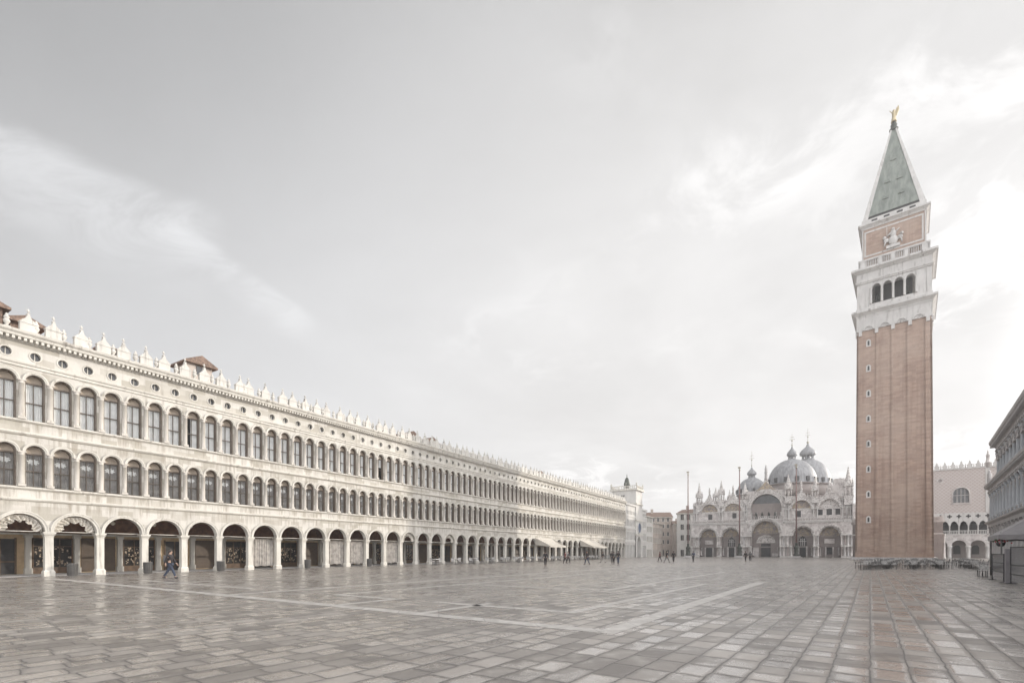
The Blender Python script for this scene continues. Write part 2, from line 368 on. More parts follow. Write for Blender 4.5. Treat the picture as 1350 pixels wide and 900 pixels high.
# ------------------------------------------------------------------ mesh builder
class MB:
    def __init__(s): s.v = []; s.f = []; s.mi = []; s.sm = []
    def face(s, pts, m=0, sm=False):
        i = len(s.v); s.v += [tuple(p) for p in pts]; s.f.append(tuple(range(i, i+len(pts)))); s.mi.append(m); s.sm.append(sm)
    def box(s, x0, x1, y0, y1, z0, z1, m=0, taper=0.):
        i = len(s.v); t = taper
        s.v += [(x0,y0,z0),(x1,y0,z0),(x1,y1,z0),(x0,y1,z0),(x0+t,y0+t,z1),(x1-t,y0+t,z1),(x1-t,y1-t,z1),(x0+t,y1-t,z1)]
        for q in ((0,3,2,1),(4,5,6,7),(0,1,5,4),(1,2,6,5),(2,3,7,6),(3,0,4,7)):
            s.f.append(tuple(i+k for k in q)); s.mi.append(m); s.sm.append(False)
        return s
    def prism(s, poly, y0, y1, m=0):           # poly in x,z, extruded along y
        n = len(poly); i = len(s.v)
        s.v += [(x, y0, z) for x, z in poly] + [(x, y1, z) for x, z in poly]
        s.f.append(tuple(range(i, i+n))); s.f.append(tuple(range(i+2*n-1, i+n-1, -1))); s.mi += [m, m]; s.sm += [False]*2
        for k in range(n):
            s.f.append((i+k, i+n+k, i+n+(k+1) % n, i+(k+1) % n)); s.mi.append(m); s.sm.append(False)
        return s
    def profile(s, poly, x0, x1, m=0):         # poly in y,z, extruded along x
        n = len(poly); i = len(s.v)
        s.v += [(x0, y, z) for y, z in poly] + [(x1, y, z) for y, z in poly]
        s.f.append(tuple(range(i, i+n))); s.f.append(tuple(range(i+2*n-1, i+n-1, -1))); s.mi += [m, m]; s.sm += [False]*2
        for k in range(n):
            s.f.append((i+k, i+n+k, i+n+(k+1) % n, i+(k+1) % n)); s.mi.append(m); s.sm.append(False)
        return s
    def lathe(s, prof, n=12, c=(0, 0, 0), m=0, sm=True, rib=0., sx=1., sy=1.):
        i = len(s.v); k = len(prof)
        for r, z in prof:
            for j in range(n):
                a = 2*pi*j/n; q = r*(1-rib*(j % 2))
                s.v.append((c[0]+sx*q*cos(a), c[1]+sy*q*sin(a), c[2]+z))
        for a in range(k-1):
            for j in range(n):
                j2 = (j+1) % n
                s.f.append((i+a*n+j, i+a*n+j2, i+(a+1)*n+j2, i+(a+1)*n+j)); s.mi.append(m); s.sm.append(sm)
        s.f.append(tuple(i+n-1-j for j in range(n))); s.f.append(tuple(i+(k-1)*n+j for j in range(n))); s.mi += [m, m]; s.sm += [False]*2
        return s
    def tube(s, p, q, r0, r1=None, n=6, m=0):
        r1 = r0 if r1 is None else r1
        p = Vector(p); q = Vector(q); d = (q-p).normalized()
        a = d.orthogonal().normalized(); b = d.cross(a); i = len(s.v)
        for c, r in ((p, r0), (q, r1)):
            for j in range(n):
                t = 2*pi*j/n; s.v.append(tuple(c+a*(r*cos(t))+b*(r*sin(t))))
        for j in range(n):
            j2 = (j+1) % n; s.f.append((i+j, i+j2, i+n+j2, i+n+j)); s.mi.append(m); s.sm.append(n > 5)
        s.f.append(tuple(i+n-1-j for j in range(n))); s.f.append(tuple(i+n+j for j in range(n))); s.mi += [m, m]; s.sm += [False]*2
        return s
    def ball(s, c, r, m=0, n=8, sx=1., sy=1., sz=1.):
        prof = [(r*sin(pi*k/6)*1.0+1e-4, -r*sz*cos(pi*k/6)) for k in range(7)]
        return s.lathe(prof, n, c, m, True, sx=sx, sy=sy)
    def arch(s, cx, zs, r0, r1, y0, y1, n=14, m=0, a0=0., a1=pi):   # half-round band
        pts = [a0+(a1-a0)*k/n for k in range(n+1)]
        for k in range(n):
            A, B = pts[k], pts[k+1]
            P = lambda r, t, y: (cx+r*cos(t), y, zs+r*sin(t))
            s.face([P(r0,B,y0), P(r1,B,y0), P(r1,A,y0), P(r0,A,y0)], m)
            s.face([P(r1,A,y0), P(r1,B,y0), P(r1,B,y1), P(r1,A,y1)], m)
            s.face([P(r0,A,y1), P(r0,B,y1), P(r0,B,y0), P(r0,A,y0)], m)
        return s
    def halfdisc(s, cx, zs, r, y, n=14, m=0, zlow=None, r2=None):
        zl = zs if zlow is None else zlow
        s.face([(cx-r, y, zl)]+[(cx+r, y, zl)]+[(cx+r*cos(pi*k/n), y, zs+r*sin(pi*k/n)) for k in range(n+1)], m); return s
    def strip(s, x0, x1, z0, z1, yf, yb, cx, hw, zb, zs, kind='round', m=0, n=10, mr=None):
        """a piece of wall x0..x1, z0..z1 at y=yf with one opening whose reveal runs back to yb"""
        mr = m if mr is None else mr
        if kind == 'rect': up = [(cx-hw, zs), (cx+hw, zs)]
        elif kind == 'pointed':
            up = []
            for k in range(n+1):
                x = -1+2*k/n; ax = abs(x)
                up.append((cx+hw*x, zs+hw*1.35*(sqrt(max(0, 4-(1+ax)**2))/sqrt(3))))
        else: up = [(cx-hw*cos(pi*k/n), zs+hw*sin(pi*k/n)) for k in range(n+1)]
        lo = [(x, zb) for x, _ in up]
        if kind == 'circle': lo = [(x, 2*zs-z) for x, z in up]
        Q = lambda a: s.face(a, m)
        if cx-hw-x0 > 1e-4: Q([(x0,yf,z0),(cx-hw,yf,z0),(cx-hw,yf,z1),(x0,yf,z1)])
        if x1-cx-hw > 1e-4: Q([(cx+hw,yf,z0),(x1,yf,z0),(x1,yf,z1),(cx+hw,yf,z1)])
        for (a, za), (b_, zb2), (_, la), (_, lb) in zip(up[:-1], up[1:], lo[:-1], lo[1:]):
            Q([(a,yf,za),(b_,yf,zb2),(b_,yf,z1),(a,yf,z1)])
            if la > z0+1e-4 or lb > z0+1e-4: Q([(a,yf,z0),(b_,yf,z0),(b_,yf,lb),(a,yf,la)])
        out = up+lo[::-1]
        for k in range(len(out)):
            (a, za), (b_, zb2) = out[k], out[(k+1) % len(out)]
            if abs(a-b_)+abs(za-zb2) > 1e-5: s.face([(a,yf,za),(a,yb,za),(b_,yb,zb2),(b_,yf,zb2)], mr)
        return s
    def mesh(s, name, mats):
        me = bpy.data.meshes.new(name); me.from_pydata(s.v, [], s.f)
        for m in (mats if isinstance(mats, (list, tuple)) else [mats]): me.materials.append(m)
        me.polygons.foreach_set('material_index', s.mi); me.polygons.foreach_set('use_smooth', s.sm)
        me.update(); return me
    def build(s, name, mats, parent=None, loc=(0, 0, 0), rz=0.):
        return put(name, s.mesh(name, mats), parent, loc, rz)
def put(name, me, parent=None, loc=(0, 0, 0), rz=0., label=None):
    o = bpy.data.objects.new(name, me); COL.objects.link(o); o.parent = parent
    o.location = loc; o.rotation_euler = (0, 0, rz)
    if label: o['label'] = label
    return o
def tag(o, label, cat, group=None, kind=None):
    o['label'] = label; o['category'] = cat
    if group: o['group'] = group
    if kind: o['kind'] = kind
    return o
def thing(name, label, cat, loc=(0, 0, 0), rz=0., group=None):
    return tag(put(name, None, None, loc, rz), label, cat, group)
def structure(o): o['kind'] = 'structure'; return o
def ogee(cx, zs, r, zt, n=8, split=52):
    pts = []
    for k in range(n+1):
        a = radians(split)*k/n; pts.append((r*cos(a), zs+r*sin(a)))
    x0, z0 = pts[-1]; c = (x0*.30, z0+(zt-z0)*.22)
    for k in range(1, n+1):
        t = k/n; pts.append(((1-t)**2*x0+2*t*(1-t)*c[0], (1-t)**2*z0+2*t*(1-t)*c[1]+t*t*zt))
    return [(cx+x, z) for x, z in pts]+[(cx-x, z) for x, z in pts[-2::-1]]
ORD = 'first second third fourth fifth sixth seventh eighth ninth tenth eleventh twelfth thirteenth fourteenth fifteenth sixteenth seventeenth eighteenth nineteenth twentieth'.split()
def ordw(i):
    if i < 20: return ORD[i]
    t = (i+1)//10; r = (i+1) % 10; tens = {2: 'twent', 3: 'thirt', 4: 'fort', 5: 'fift'}[t]
    return tens+'ieth' if r == 0 else tens+'y-'+ORD[r-1]

# ------------------------------------------------------------------ ground
g = MB(); g.face([(-1500,-800,0),(1500,-800,0),(1500,2600,0),(-1500,2600,0)])
structure(g.build('pavement', M_PAVE))
def band(pts, wd):
    """white stone lines let into the paving: a chain of mitred strips 4 mm above it"""
    P = [V2(*p) for p in pts]; L = []; Rr = []
    for i, p in enumerate(P):
        d0 = (p-P[i-1]).normalized() if i else (P[1]-p).normalized()
        d1 = (P[i+1]-p).normalized() if i < len(P)-1 else d0
        n0 = V2(-d0.y, d0.x); n1 = V2(-d1.y, d1.x); m = (n0+n1).normalized(); k = wd/2/max(.3, m.dot(n0))
        L.append(p+m*k); Rr.append(p-m*k)
    b = MB()
    for i in range(len(P)-1):
        b.face([(Rr[i].x,Rr[i].y,.004),(Rr[i+1].x,Rr[i+1].y,.004),(L[i+1].x,L[i+1].y,.004),(L[i].x,L[i].y,.004)])
    return structure(b.build('stone_band', M_BAND))
A0 = V2(2.0, 10.1); ea = V2(.577, .817).normalized(); eb = V2(-.837, .547).normalized()
def G(a, b): p = A0+ea*a+eb*b; return (p.x, p.y)
band([G(0, 36), G(0, 0), G(20, 0)], .44)
band([G(2.5, 7.2), G(2.5, 2.15), G(17, 2.15)], .30)
band([G(.23, 9.0), G(2.5, 9.0), G(2.5, 12.2), G(26, 12.2)], .30)
band([G(.23, 5.4), G(3.2, 5.4)], .30)
band([G(4.4, .23), G(4.4, 2.0)], .30)
band([G(.23, 15.6), G(46, 15.6)], .40)
band([G(.23, 25.5), G(5, 25.5)], .30); band([G(2.4, 18), G(2.4, 30)], .30)
band([G(10, 4.6), G(34, 4.6)], .30); band([G(10, 12.0), G(10, 4.6)], .30)
band([G(30, 2.3), G(30, 15.4)], .36)

# ------------------------------------------------------------------ the long arcaded palace on the left
BAY = 2.8; X0, NB = -8.4, 46; X1 = X0+NB*BAY; HB = 1.4
vec = thing('arcaded_palace', 'long cream stone palace of round arches crested with stone merlons, along the left', 'palace', (-30, 35.4, 0), ANG_V)
wl = MB()
for i in range(NB):
    x = X0+i*BAY
    wl.strip(x, x+BAY, 3.0, 5.05, 0, .42, x+HB, 1.18, 3.0, 3.0, 'round', 0, 16)
for i in range(NB*2):
    x = X0+i*HB
    wl.strip(x, x+HB, 5.93, 9.32, 0, .50, x+HB/2, .50, 5.96, 8.23, 'round', 0, 10)
    wl.strip(x, x+HB, 10.33, 13.82, 0, .50, x+HB/2, .50, 10.36, 12.92, 'round', 0, 10)
    wl.strip(x, x+HB, 14.08, 15.36, 0, .25, x+HB/2, .27, 14.6, 14.62, 'circle', 0, 10)
wl.face([(X0,0,5.05),(X1,0,5.05),(X1,0,5.93),(X0,0,5.93)]); wl.face([(X0,0,9.32),(X1,0,9.32),(X1,0,10.33),(X0,0,10.33)])
wl.face([(X0,0,13.82),(X1,0,13.82),(X1,0,14.08),(X0,0,14.08)])
for x in (X0, X1): wl.face([(x,0,0),(x,14,0),(x,14,15.5),(x,0,15.5)])
wl.face([(X0,14,0),(X1,14,0),(X1,14,15.5),(X0,14,15.5)])
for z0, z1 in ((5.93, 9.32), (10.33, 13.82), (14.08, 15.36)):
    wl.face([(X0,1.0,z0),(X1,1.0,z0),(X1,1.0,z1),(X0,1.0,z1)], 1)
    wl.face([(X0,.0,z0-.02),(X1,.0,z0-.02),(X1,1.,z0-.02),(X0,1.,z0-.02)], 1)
wl.face([(X0,.55,3.0),(X1,.55,3.0),(X1,.55,4.7),(X0,.55,4.7)], 1) if False else None
wl.build('wall', [M_STONE, M_DARK], vec)
# mouldings
am = MB()
for i in range(NB): am.arch(X0+i*BAY+HB, 3.0, 1.18, 1.35, -.07, 0, 16); am.arch(X0+i*BAY+HB, 3.0, 1.32, 1.385, -.11, -.07, 16)
am.build('archivolt_range', M_TRIM, vec)
aw = MB()
for i in range(NB*2):
    for zs in (8.23, 12.92): aw.arch(X0+i*HB+HB/2, zs, .50, .62, -.06, 0, 10); aw.arch(X0+i*HB+HB/2, zs, .58, .66, -.10, -.06, 10)
aw.build('window_archivolt_range', M_TRIM, vec)
def course(name, prof, mt=M_TRIM):
    MB().profile(prof, X0, X1).build(name, mt, vec)
course('string_course', [(0,4.98),(-.10,5.02),(-.16,5.10),(-.16,5.18),(0,5.22)])
course('sill_course', [(0,5.74),(-.10,5.77),(-.18,5.84),(-.18,5.93),(0,5.95)])
course('string_course', [(0,9.28),(-.10,9.32),(-.20,9.42),(-.20,9.52),(0,9.56)])
course('sill_course', [(0,10.14),(-.10,10.17),(-.19,10.24),(-.19,10.33),(0,10.35)])
course('architrave', [(0,13.76),(-.08,13.78),(-.08,13.92),(-.16,13.98),(-.18,14.08),(0,14.10)])
course('cornice', [(0,15.34),(-.10,15.36),(-.10,15.56),(-.46,15.62),(-.50,15.76),(-.62,15.86),(-.66,16.0),(1.0,16.02),(1.0,15.34)])
dn = MB()
x = X0
while x < X1-.2: dn.box(x+.05, x+.19, -.42, -.08, 15.42, 15.60); x += .28
dn.build('modillion_row', M_TRIM, vec)
# pillars, half columns
pil = MB(); pil.box(-.22,.22,.0,.42,.42,2.80); pil.box(-.29,.29,-.07,.49,0,.30); pil.box(-.29,.29,-.07,.49,.30,.42,taper=.06)
pil.box(-.25,.25,-.03,.45,2.70,2.76); pil.box(-.29,.29,-.07,.49,2.80,2.90); pil.box(-.33,.33,-.11,.53,2.90,2.999)
pil_me = pil.mesh('pillar', M_TRIM)
for i in range(NB+1): put('pillar', pil_me, vec, (X0+i*BAY, 0, 0))
def halfcol(z0, z1):
    c = MB(); h = z1-z0
    c.box(-.19,.19,-.27,.0,z0,z0+.16)
    c.lathe([(.17,z0+.16),(.17,z0+.20),(.145,z0+.26),(.145,z0+.6),(.128,z1-.26),(.155,z1-.25),(.13,z1-.22),(.19,z1-.08)], 10, (0,-.09,0))
    c.box(-.20,.20,-.28,.0,z1-.08,z1+.0)
    return c
hc1 = halfcol(5.95, 8.24).mesh('half_column', M_COLUMN); hc2 = halfcol(10.35, 12.93).mesh('half_column', M_COLUMN)
FIRST = 2      # first column index in view
rest = MB()
for i in range(NB*2+1):
    near = FIRST <= i < FIRST+50
    for me in (hc1, hc2):
        if near: put('half_column', me, vec, (X0+i*HB, 0, 0))
        else:
            k = len(rest.v); rest.v += [(p.co.x+X0+i*HB, p.co.y, p.co.z) for p in me.vertices]
            for p in me.polygons: rest.f.append(tuple(k+q for q in p.vertices)); rest.mi.append(0); rest.sm.append(p.use_smooth)
ro = rest.build('half_column_range', M_COLUMN, vec); ro['kind'] = 'stuff'
# windows
def win_meshes(z0, zs, dark):
    r = .50; y = .42
    fr = MB(); fr.box(-r+.004,-r+.065,y-.30,y+.03,z0,zs); fr.box(r-.065,r-.004,y-.30,y+.03,z0,zs); fr.arch(0, zs, r-.06, r-.006, y-.30, y-.06, 10)  # sides run deep: dark lining added to paint the reveals as shaded
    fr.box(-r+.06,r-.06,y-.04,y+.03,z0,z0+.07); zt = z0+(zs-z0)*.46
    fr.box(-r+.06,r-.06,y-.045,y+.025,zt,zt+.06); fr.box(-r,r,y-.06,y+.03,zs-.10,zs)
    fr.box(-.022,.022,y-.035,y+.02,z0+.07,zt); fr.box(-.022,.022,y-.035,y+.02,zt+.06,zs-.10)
    pn = MB(); pn.face([(-r,y,z0),(r,y,z0),(r,y,zs),(-r,y,zs)])
    lu = MB(); lu.halfdisc(0, zs, r, y-.02, 10); lu.arch(0, zs, r-.05, r-.002, y-.05, y-.02, 10)
    cu = MB(); n = 16; yb = y+.05
    if dark:
        for k in range(n):
            a0 = -r+.02+(2*r-.04)*k/n; a1 = -r+.02+(2*r-.04)*(k+1)/n
            cu.face([(a0,yb+.03*(k % 2),z0+.06),(a1,yb+.03*((k+1) % 2),z0+.06),(a1,yb+.03*((k+1) % 2),zs-.1),(a0,yb+.03*(k % 2),zs-.1)])
        # a gathered white festoon in the upper half
        for k in range(16):
            a = 2*pi*k/16; rr = .16+.05*(k % 2)
            cu.face([(0,y+.03,zs-.56),(rr*1.5*cos(a),y+.028,zs-.56+rr*sin(a)),(rr*1.5*cos(a+.45),y+.03,zs-.56+rr*.9*sin(a+.45))], 1)
        cu.face([(-.02,y+.03,zs-1.0),(.02,y+.03,zs-1.0),(.04,y+.03,zs-.66),(-.04,y+.03,zs-.66)], 1)
        pass
    else:
        for k in range(n):
            a0 = -r+.02+(2*r-.04)*k/n; a1 = -r+.02+(2*r-.04)*(k+1)/n
            cu.face([(a0,yb+.025*(k % 2),z0+.06),(a1,yb+.025*((k+1) % 2),z0+.06),(a1,yb+.025*((k+1) % 2),zs-.1),(a0,yb+.025*(k % 2),zs-.1)])
    return fr, pn, lu, cu
WM = [win_meshes(5.96, 8.23, True), win_meshes(10.36, 12.92, False)]
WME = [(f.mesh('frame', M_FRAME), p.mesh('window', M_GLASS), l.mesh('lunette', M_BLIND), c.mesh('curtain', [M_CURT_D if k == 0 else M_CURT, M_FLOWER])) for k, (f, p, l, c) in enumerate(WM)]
open_variant = MB().box(-.40, .40, .52, .6, 6.1, 7.2)
restw = [MB() for _ in range(4)]
for i in range(NB*2):
    x = X0+i*HB+HB/2; near = FIRST <= i < FIRST+50
    for q, (f, p, l, c) in enumerate(WME):
        if near:
            wn_ = put('window', p, vec, (x, 0, 0))
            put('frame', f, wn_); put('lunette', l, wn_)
            v = R_.random()
            if v < .84: put('curtain', c, wn_).scale = (1, 1, 1)
            elif v < .95:                                  # drawn half aside
                cu_ = put('curtain', c, wn_); cu_.scale = (.55, 1, 1); cu_.location.x = R_.choice((-1, 1))*.21
            else:                                          # blind let half down
                cu_ = put('curtain', c, wn_); zt = (8.23, 12.92)[q]; f_ = R_.uniform(.35, .65); cu_.scale = (1, 1, f_); cu_.location.z = (zt-.1)*(1-f_)
        else:
            for mb, me, mi in zip(restw, (f, p, l, c), (0, 1, 2, 3)):
                k = len(restw[0].v); restw[0].v += [(t.co.x+x, t.co.y, t.co.z) for t in me.vertices]
                for t in me.polygons:
                    restw[0].f.append(tuple(k+z for z in t.vertices)); restw[0].sm.append(False)
                    restw[0].mi.append((0, 1, 2, 3 if q == 0 else 4)[mi] if not (mi == 3 and t.material_index == 1) else 5)
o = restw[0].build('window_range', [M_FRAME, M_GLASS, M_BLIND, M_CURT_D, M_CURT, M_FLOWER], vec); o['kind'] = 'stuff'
oc = MB(); oc.arch(0, 14.62, .27, .34, -.04, 0, 20, 0, 0, 2*pi)
oc.face([(.27*cos(2*pi*k/20), .2, 14.62+.27*sin(2*pi*k/20)) for k in range(20)], 1)
oc.box(-.02,.02,.14,.2,14.35,14.89,0)
oc_me = oc.mesh('oculus', [M_TRIM, M_GLASSO])
for i in range(NB*2): put('oculus', oc_me, vec, (X0+i*HB+HB/2, 0, 0))
# crest: merlons with curled tops, and urns in the gaps
me_ = MB(); ox = .44
me_.prism([(-.41,16.02),(.41,16.02),(.41,16.72),(.36,16.76),(.30,16.86),(.15,16.98),(.07,17.16),(.05,17.26),(-.05,17.26),(-.07,17.16),(-.15,16.98),(-.30,16.86),(-.36,16.76),(-.41,16.72)], -.28, .02)
me_.box(-.44,.44,-.31,.05,16.64,16.71); me_.box(-.09,.09,-.22,-.04,17.26,17.31)
me_.lathe([(.035,17.31),(.025,17.40),(.06,17.46),(.075,17.52),(.05,17.58),(.015,17.66)], 8, (0,-.13,0))
me_.tube((-.02,-.13,17.45),(-.13,-.13,17.58),.022,.015,5); me_.tube((.02,-.13,17.5),(.11,-.13,17.44),.022,.015,5)
merl_me = me_.mesh('merlon', M_MERLON)
ur = MB(); ur.box(-.16,.16,-.30,.0,16.02,16.16)
ur.lathe([(.08,16.16),(.07,16.24),(.15,16.38),(.18,16.50),(.13,16.58),(.09,16.62),(.15,16.68),(.15,16.74),(.07,16.82),(.09,16.88),(.03,16.98)], 10, (0,-.14,0))
urn_me = ur.mesh('urn', M_MERLON)
merl = []
for i in range(NB*2):
    x = X0+i*HB
    o = put('merlon', merl_me, vec, (x, 0, 0)); o.scale = (1, 1, 1)
    o.rotation_euler = (0, R_.uniform(-.02, .02), R_.uniform(-.06, .06)); o.location.z = 0
    put('urn', urn_me, vec, (x+HB/2, 0, 0))
rf = MB(); rf.profile([(.9,15.95),(7.0,17.2),(13.8,15.95),(13.8,15.6),(.9,15.6)], X0, X1)
rf.build('roof', M_TILE, vec)
def dormer(x0, x1, y0, y1, z1, pk, mt):
    d = MB(); d.box(x0, x1, y0, y1, 15.9, z1, 0)
    o = d.build('dormer', mt, vec)
    r = MB(); c = (x0+x1)/2
    r.prism([(x0-.35,z1-.05),(x1+.35,z1-.05),(x1+.35,z1+.10),(c,pk+.12),(x0-.35,z1+.10)], y0-.4, y1+.2)
    r.build('roof', M_TILE, o)
    q = MB(); q.box(c-.3,c+.3,y0-.06,y0+.02,z1-.9,z1-.15); q.build('window', M_GLASSO, o)
dormer(-8.6, -4.3, 3.4, 7, 18.4, 19.4, M_TILE); dormer(-3.9, -2.4, 3.5, 6, 17.8, 18.25, M_TILE)
dormer(7.3, 9.4, 3.2, 5.6, 18.6, 19.3, M_HOUSE); dormer(34.9, 37.4, 3.2, 6, 17.7, 18.4, M_HOUSE)
dormer(39.2, 41.5, 3.2, 6, 17.7, 18.4, M_HOUSE); dormer(73.5, 75.6, 3.2, 6, 17.8, 18.3, M_TILE)
dormer(1.2, 2.2, 3.2, 4.4, 17.6, 17.7, M_TILE)
# inside the arcade
ar = MB(); YB = 5.2
ar.face([(X0,.421,4.62),(X1,.421,4.62),(X1,YB,4.62),(X0,YB,4.62)], 0)
x = X0
while x < X1: ar.box(x+.1, x+.24, .6, YB-.02, 4.45, 4.60, 0); x += .7
ar.build('arcade_ceiling', M_WOOD, vec)
bw = MB(); bw.face([(X0,YB,0),(X1,YB,0),(X1,YB,4.62),(X0,YB,4.62)], 0)
bw.box(X0, X1, YB-.12, YB-.01, 3.05, 4.3, 1); bw.box(X0, X1, YB-.18, YB-.12, 2.92, 3.05, 2)
bw.build('arcade_back_wall', [M_PLASTER, M_RED, M_TRIM], vec)
fl = MB(); fl.box(X0, X1, .70, YB-.01, .005, .03); fl.build('arcade_floor', M_GREYST, vec)
sh_a = MB(); sh_a.box(-1.38,-1.05,-.30,0,0,2.9,0); sh_a.box(-1.44,-.99,-.36,-.0,0,.45,0); sh_a.box(-1.44,-.99,-.36,0,2.7,2.9,0)
sh_a.box(-.95,1.35,-.10,-.02,.0,.5,1); sh_a.box(-.95,1.35,-.05,-.02,.5,2.7,2)
for xx in (-.95,-.2,.55,1.29): sh_a.box(xx,xx+.06,-.12,-.03,.5,2.7,1)
sh_a.box(-.95,1.35,-.13,-.03,2.64,2.72,1); sh_a.box(-.95,1.35,-.13,-.03,2.05,2.10,1)
for k in range(60): 
    px_, pz_ = R_.uniform(-.85,1.2), R_.uniform(.6,2.0); sh_a.box(px_,px_+R_.uniform(.03,.14),-.09,-.06+.0004*k,pz_,pz_+R_.uniform(.04,.20),3)
sh_b = MB(); sh_b.box(-1.38,-1.05,-.30,0,0,2.9,0); sh_b.box(-1.44,-.99,-.36,0,0,.45,0); sh_b.box(-1.44,-.99,-.36,0,2.7,2.9,0)
for k in range(22): sh_b.box(-.9,1.3,-.08-.015*(k % 2),-.02,.1+k*.12,.1+(k+1)*.12,1)
sh_c = MB(); sh_c.box(-1.38,-1.05,-.30,0,0,2.9,0); sh_c.box(-1.44,-.99,-.36,0,0,.45,0); sh_c.box(-1.44,-.99,-.36,0,2.7,2.9,0)
sh_c.box(-.6,.9,-.06,-.02,.05,2.6,2); sh_c.box(-.7,-.6,-.12,-.02,0,2.7,1); sh_c.box(.9,1.0,-.12,-.02,0,2.7,1); sh_c.box(.10,.18,-.11,-.02,.05,2.6,1); sh_c.box(-.6,.9,-.10,-.02,.9,1.0,1)
SHM = [sh_a.mesh('shopfront', [M_TRIM, M_WOOD, M_SHOPG, M_GOODS]), sh_c.mesh('shopfront', [M_TRIM, M_WOOD, M_DARK]), sh_b.mesh('shopfront', [M_TRIM, M_SHUT])]
for i in range(NB): put('shopfront', SHM[(0, 1, 0, 2, 0, 1, 2)[i % 7]], vec, (X0+i*BAY+HB, YB, 0))
tr_ = MB()
for i in range(NB): tr_.tube((X0+i*BAY+.27, .27, 3.03), (X0+(i+1)*BAY-.27, .27, 3.03), .025, n=6)
tr_.build('tie_rod_range', M_TRIM, vec)
def vw(x, y, z=0.):                                   # palace-local to world
    p = Vector((-30, 35.4, 0))+VD*x+Vector((-VD.y, VD.x, 0))*y; return (p.x, p.y, z)

# globe lamps hanging in the arches
lm_rod = MB().tube((0,0,0),(0,0,.55),.012,n=5).box(-.05,.05,-.05,.05,.55,.60).mesh('rod', M_IRON)
lm_gl = MB().ball((0,0,-.13),.16,n=12).lathe([(.06,-.01),(.05,.05),(.02,.06)],10,(0,0,0)).mesh('lamp_globe', M_GLOBE)
for k in range(12):
    i = 3+k
    l = thing('hanging_lamp', f'round white globe lamp hanging in the {ordw(k+2)} arch from the left edge', 'lamp', vw(X0+i*BAY+HB+.1, 2.2, 4.02), ANG_V, 'globe lamps hanging in the arcade')
    put('rod', lm_rod, l); put('lamp_globe', lm_gl, l)
# white gathered drapes at the top of some arches
def swag(i, label):
    rnd = random.Random(i); b = MB(); r = 1.11; n = 40; rows = 6
    P = []
    for k in range(n+1):
        a = pi*k/n; row = []
        for j in range(rows+1):
            t = j/rows; dd = (.34+.16*abs(sin(5*a)))*t
            q = r-.005-dd+.02*rnd.uniform(-1, 1)*(j > 0)
            row.append((q*cos(a), .25+.10*sin(k*1.9+j)*min(1,t*3)+.05*rnd.uniform(-1, 1), 3.02+q*sin(a)))
        P.append(row)
    for k in range(n):
        for j in range(rows): b.face([P[k][j], P[k+1][j], P[k+1][j+1], P[k][j+1]], 0, True)
    o = b.build('swag_curtain', M_SWAG, None, vw(X0+i*BAY+HB, 0), ANG_V)
    tag(o, label, 'curtain', 'gathered drapes in the arches')
swag(1, 'gathered cream drape filling the arch top at the left edge of the photo')
swag(2, 'gathered cream drape in the arch top, second arch from the left edge')
swag(14, 'small pale drape in the arch top just past the last grey curtain')
swag(17, 'pale drape in an arch top behind the left end of the cafe tables')
def drape(i, label):
    b = MB(); n = 44; w_ = 1.12
    P = [(-w_+2*w_*k/n, .42+.05*sin(k*1.35)+.02*sin(k*.5), ) for k in range(n+1)]
    for k in range(n): 
        z0a = .32+.03*sin(k*.4); z0b = .32+.03*sin((k+1)*.4)
        b.face([(P[k][0],P[k][1],z0a),(P[k+1][0],P[k+1][1],z0b),(P[k+1][0],P[k+1][1],2.86),(P[k][0],P[k][1],2.86)], 0, True)
    b.tube((-1.13,.42,2.88),(1.13,.42,2.88),.02,n=6)
    o = b.build('arcade_curtain', M_CLOTH, None, vw(X0+i*BAY+HB, 0), ANG_V); tag(o, label, 'curtain', 'long curtains closing the arches')
drape(7, 'long grey brown curtain closing an arch, leftmost of the long curtains')
drape(10, 'long grey curtain closing an arch, second from left among the long curtains')
drape(11, 'long grey curtain closing an arch, third from left among the long curtains')
drape(13, 'long grey curtain closing an arch, rightmost of the long curtains')
# litter bins before the pillars
bn = MB(); bn.lathe([(.24,.0),(.26,.03),(.29,.80),(.31,.82),(.31,.86),(.27,.87),(.26,.80)],14)
for k in range(14):
    a = 2*pi*k/14; bn.tube((.27*cos(a),.27*sin(a),.05),(.30*cos(a),.30*sin(a),.8),.012,n=4)
bin_me = bn.mesh('litter_bin', M_BIN)
for x, lb in ((.75-2.8+.3,'dark metal litter bin beside the pillar nearest the left edge'),(2.75,'dark metal litter bin close beside the walking person'),
              (8.2,'dark metal litter bin by the pillar left of the leftmost long curtain'),(16.8,'dark metal litter bin between the leftmost and second long curtains'),(25.0,'dark metal litter bin before the pillar next to the rightmost long curtain')):
    o = put('litter_bin', bin_me, None, vw(x, -.55), 0); tag(o, lb, 'litter bin', 'litter bins along the arcade')
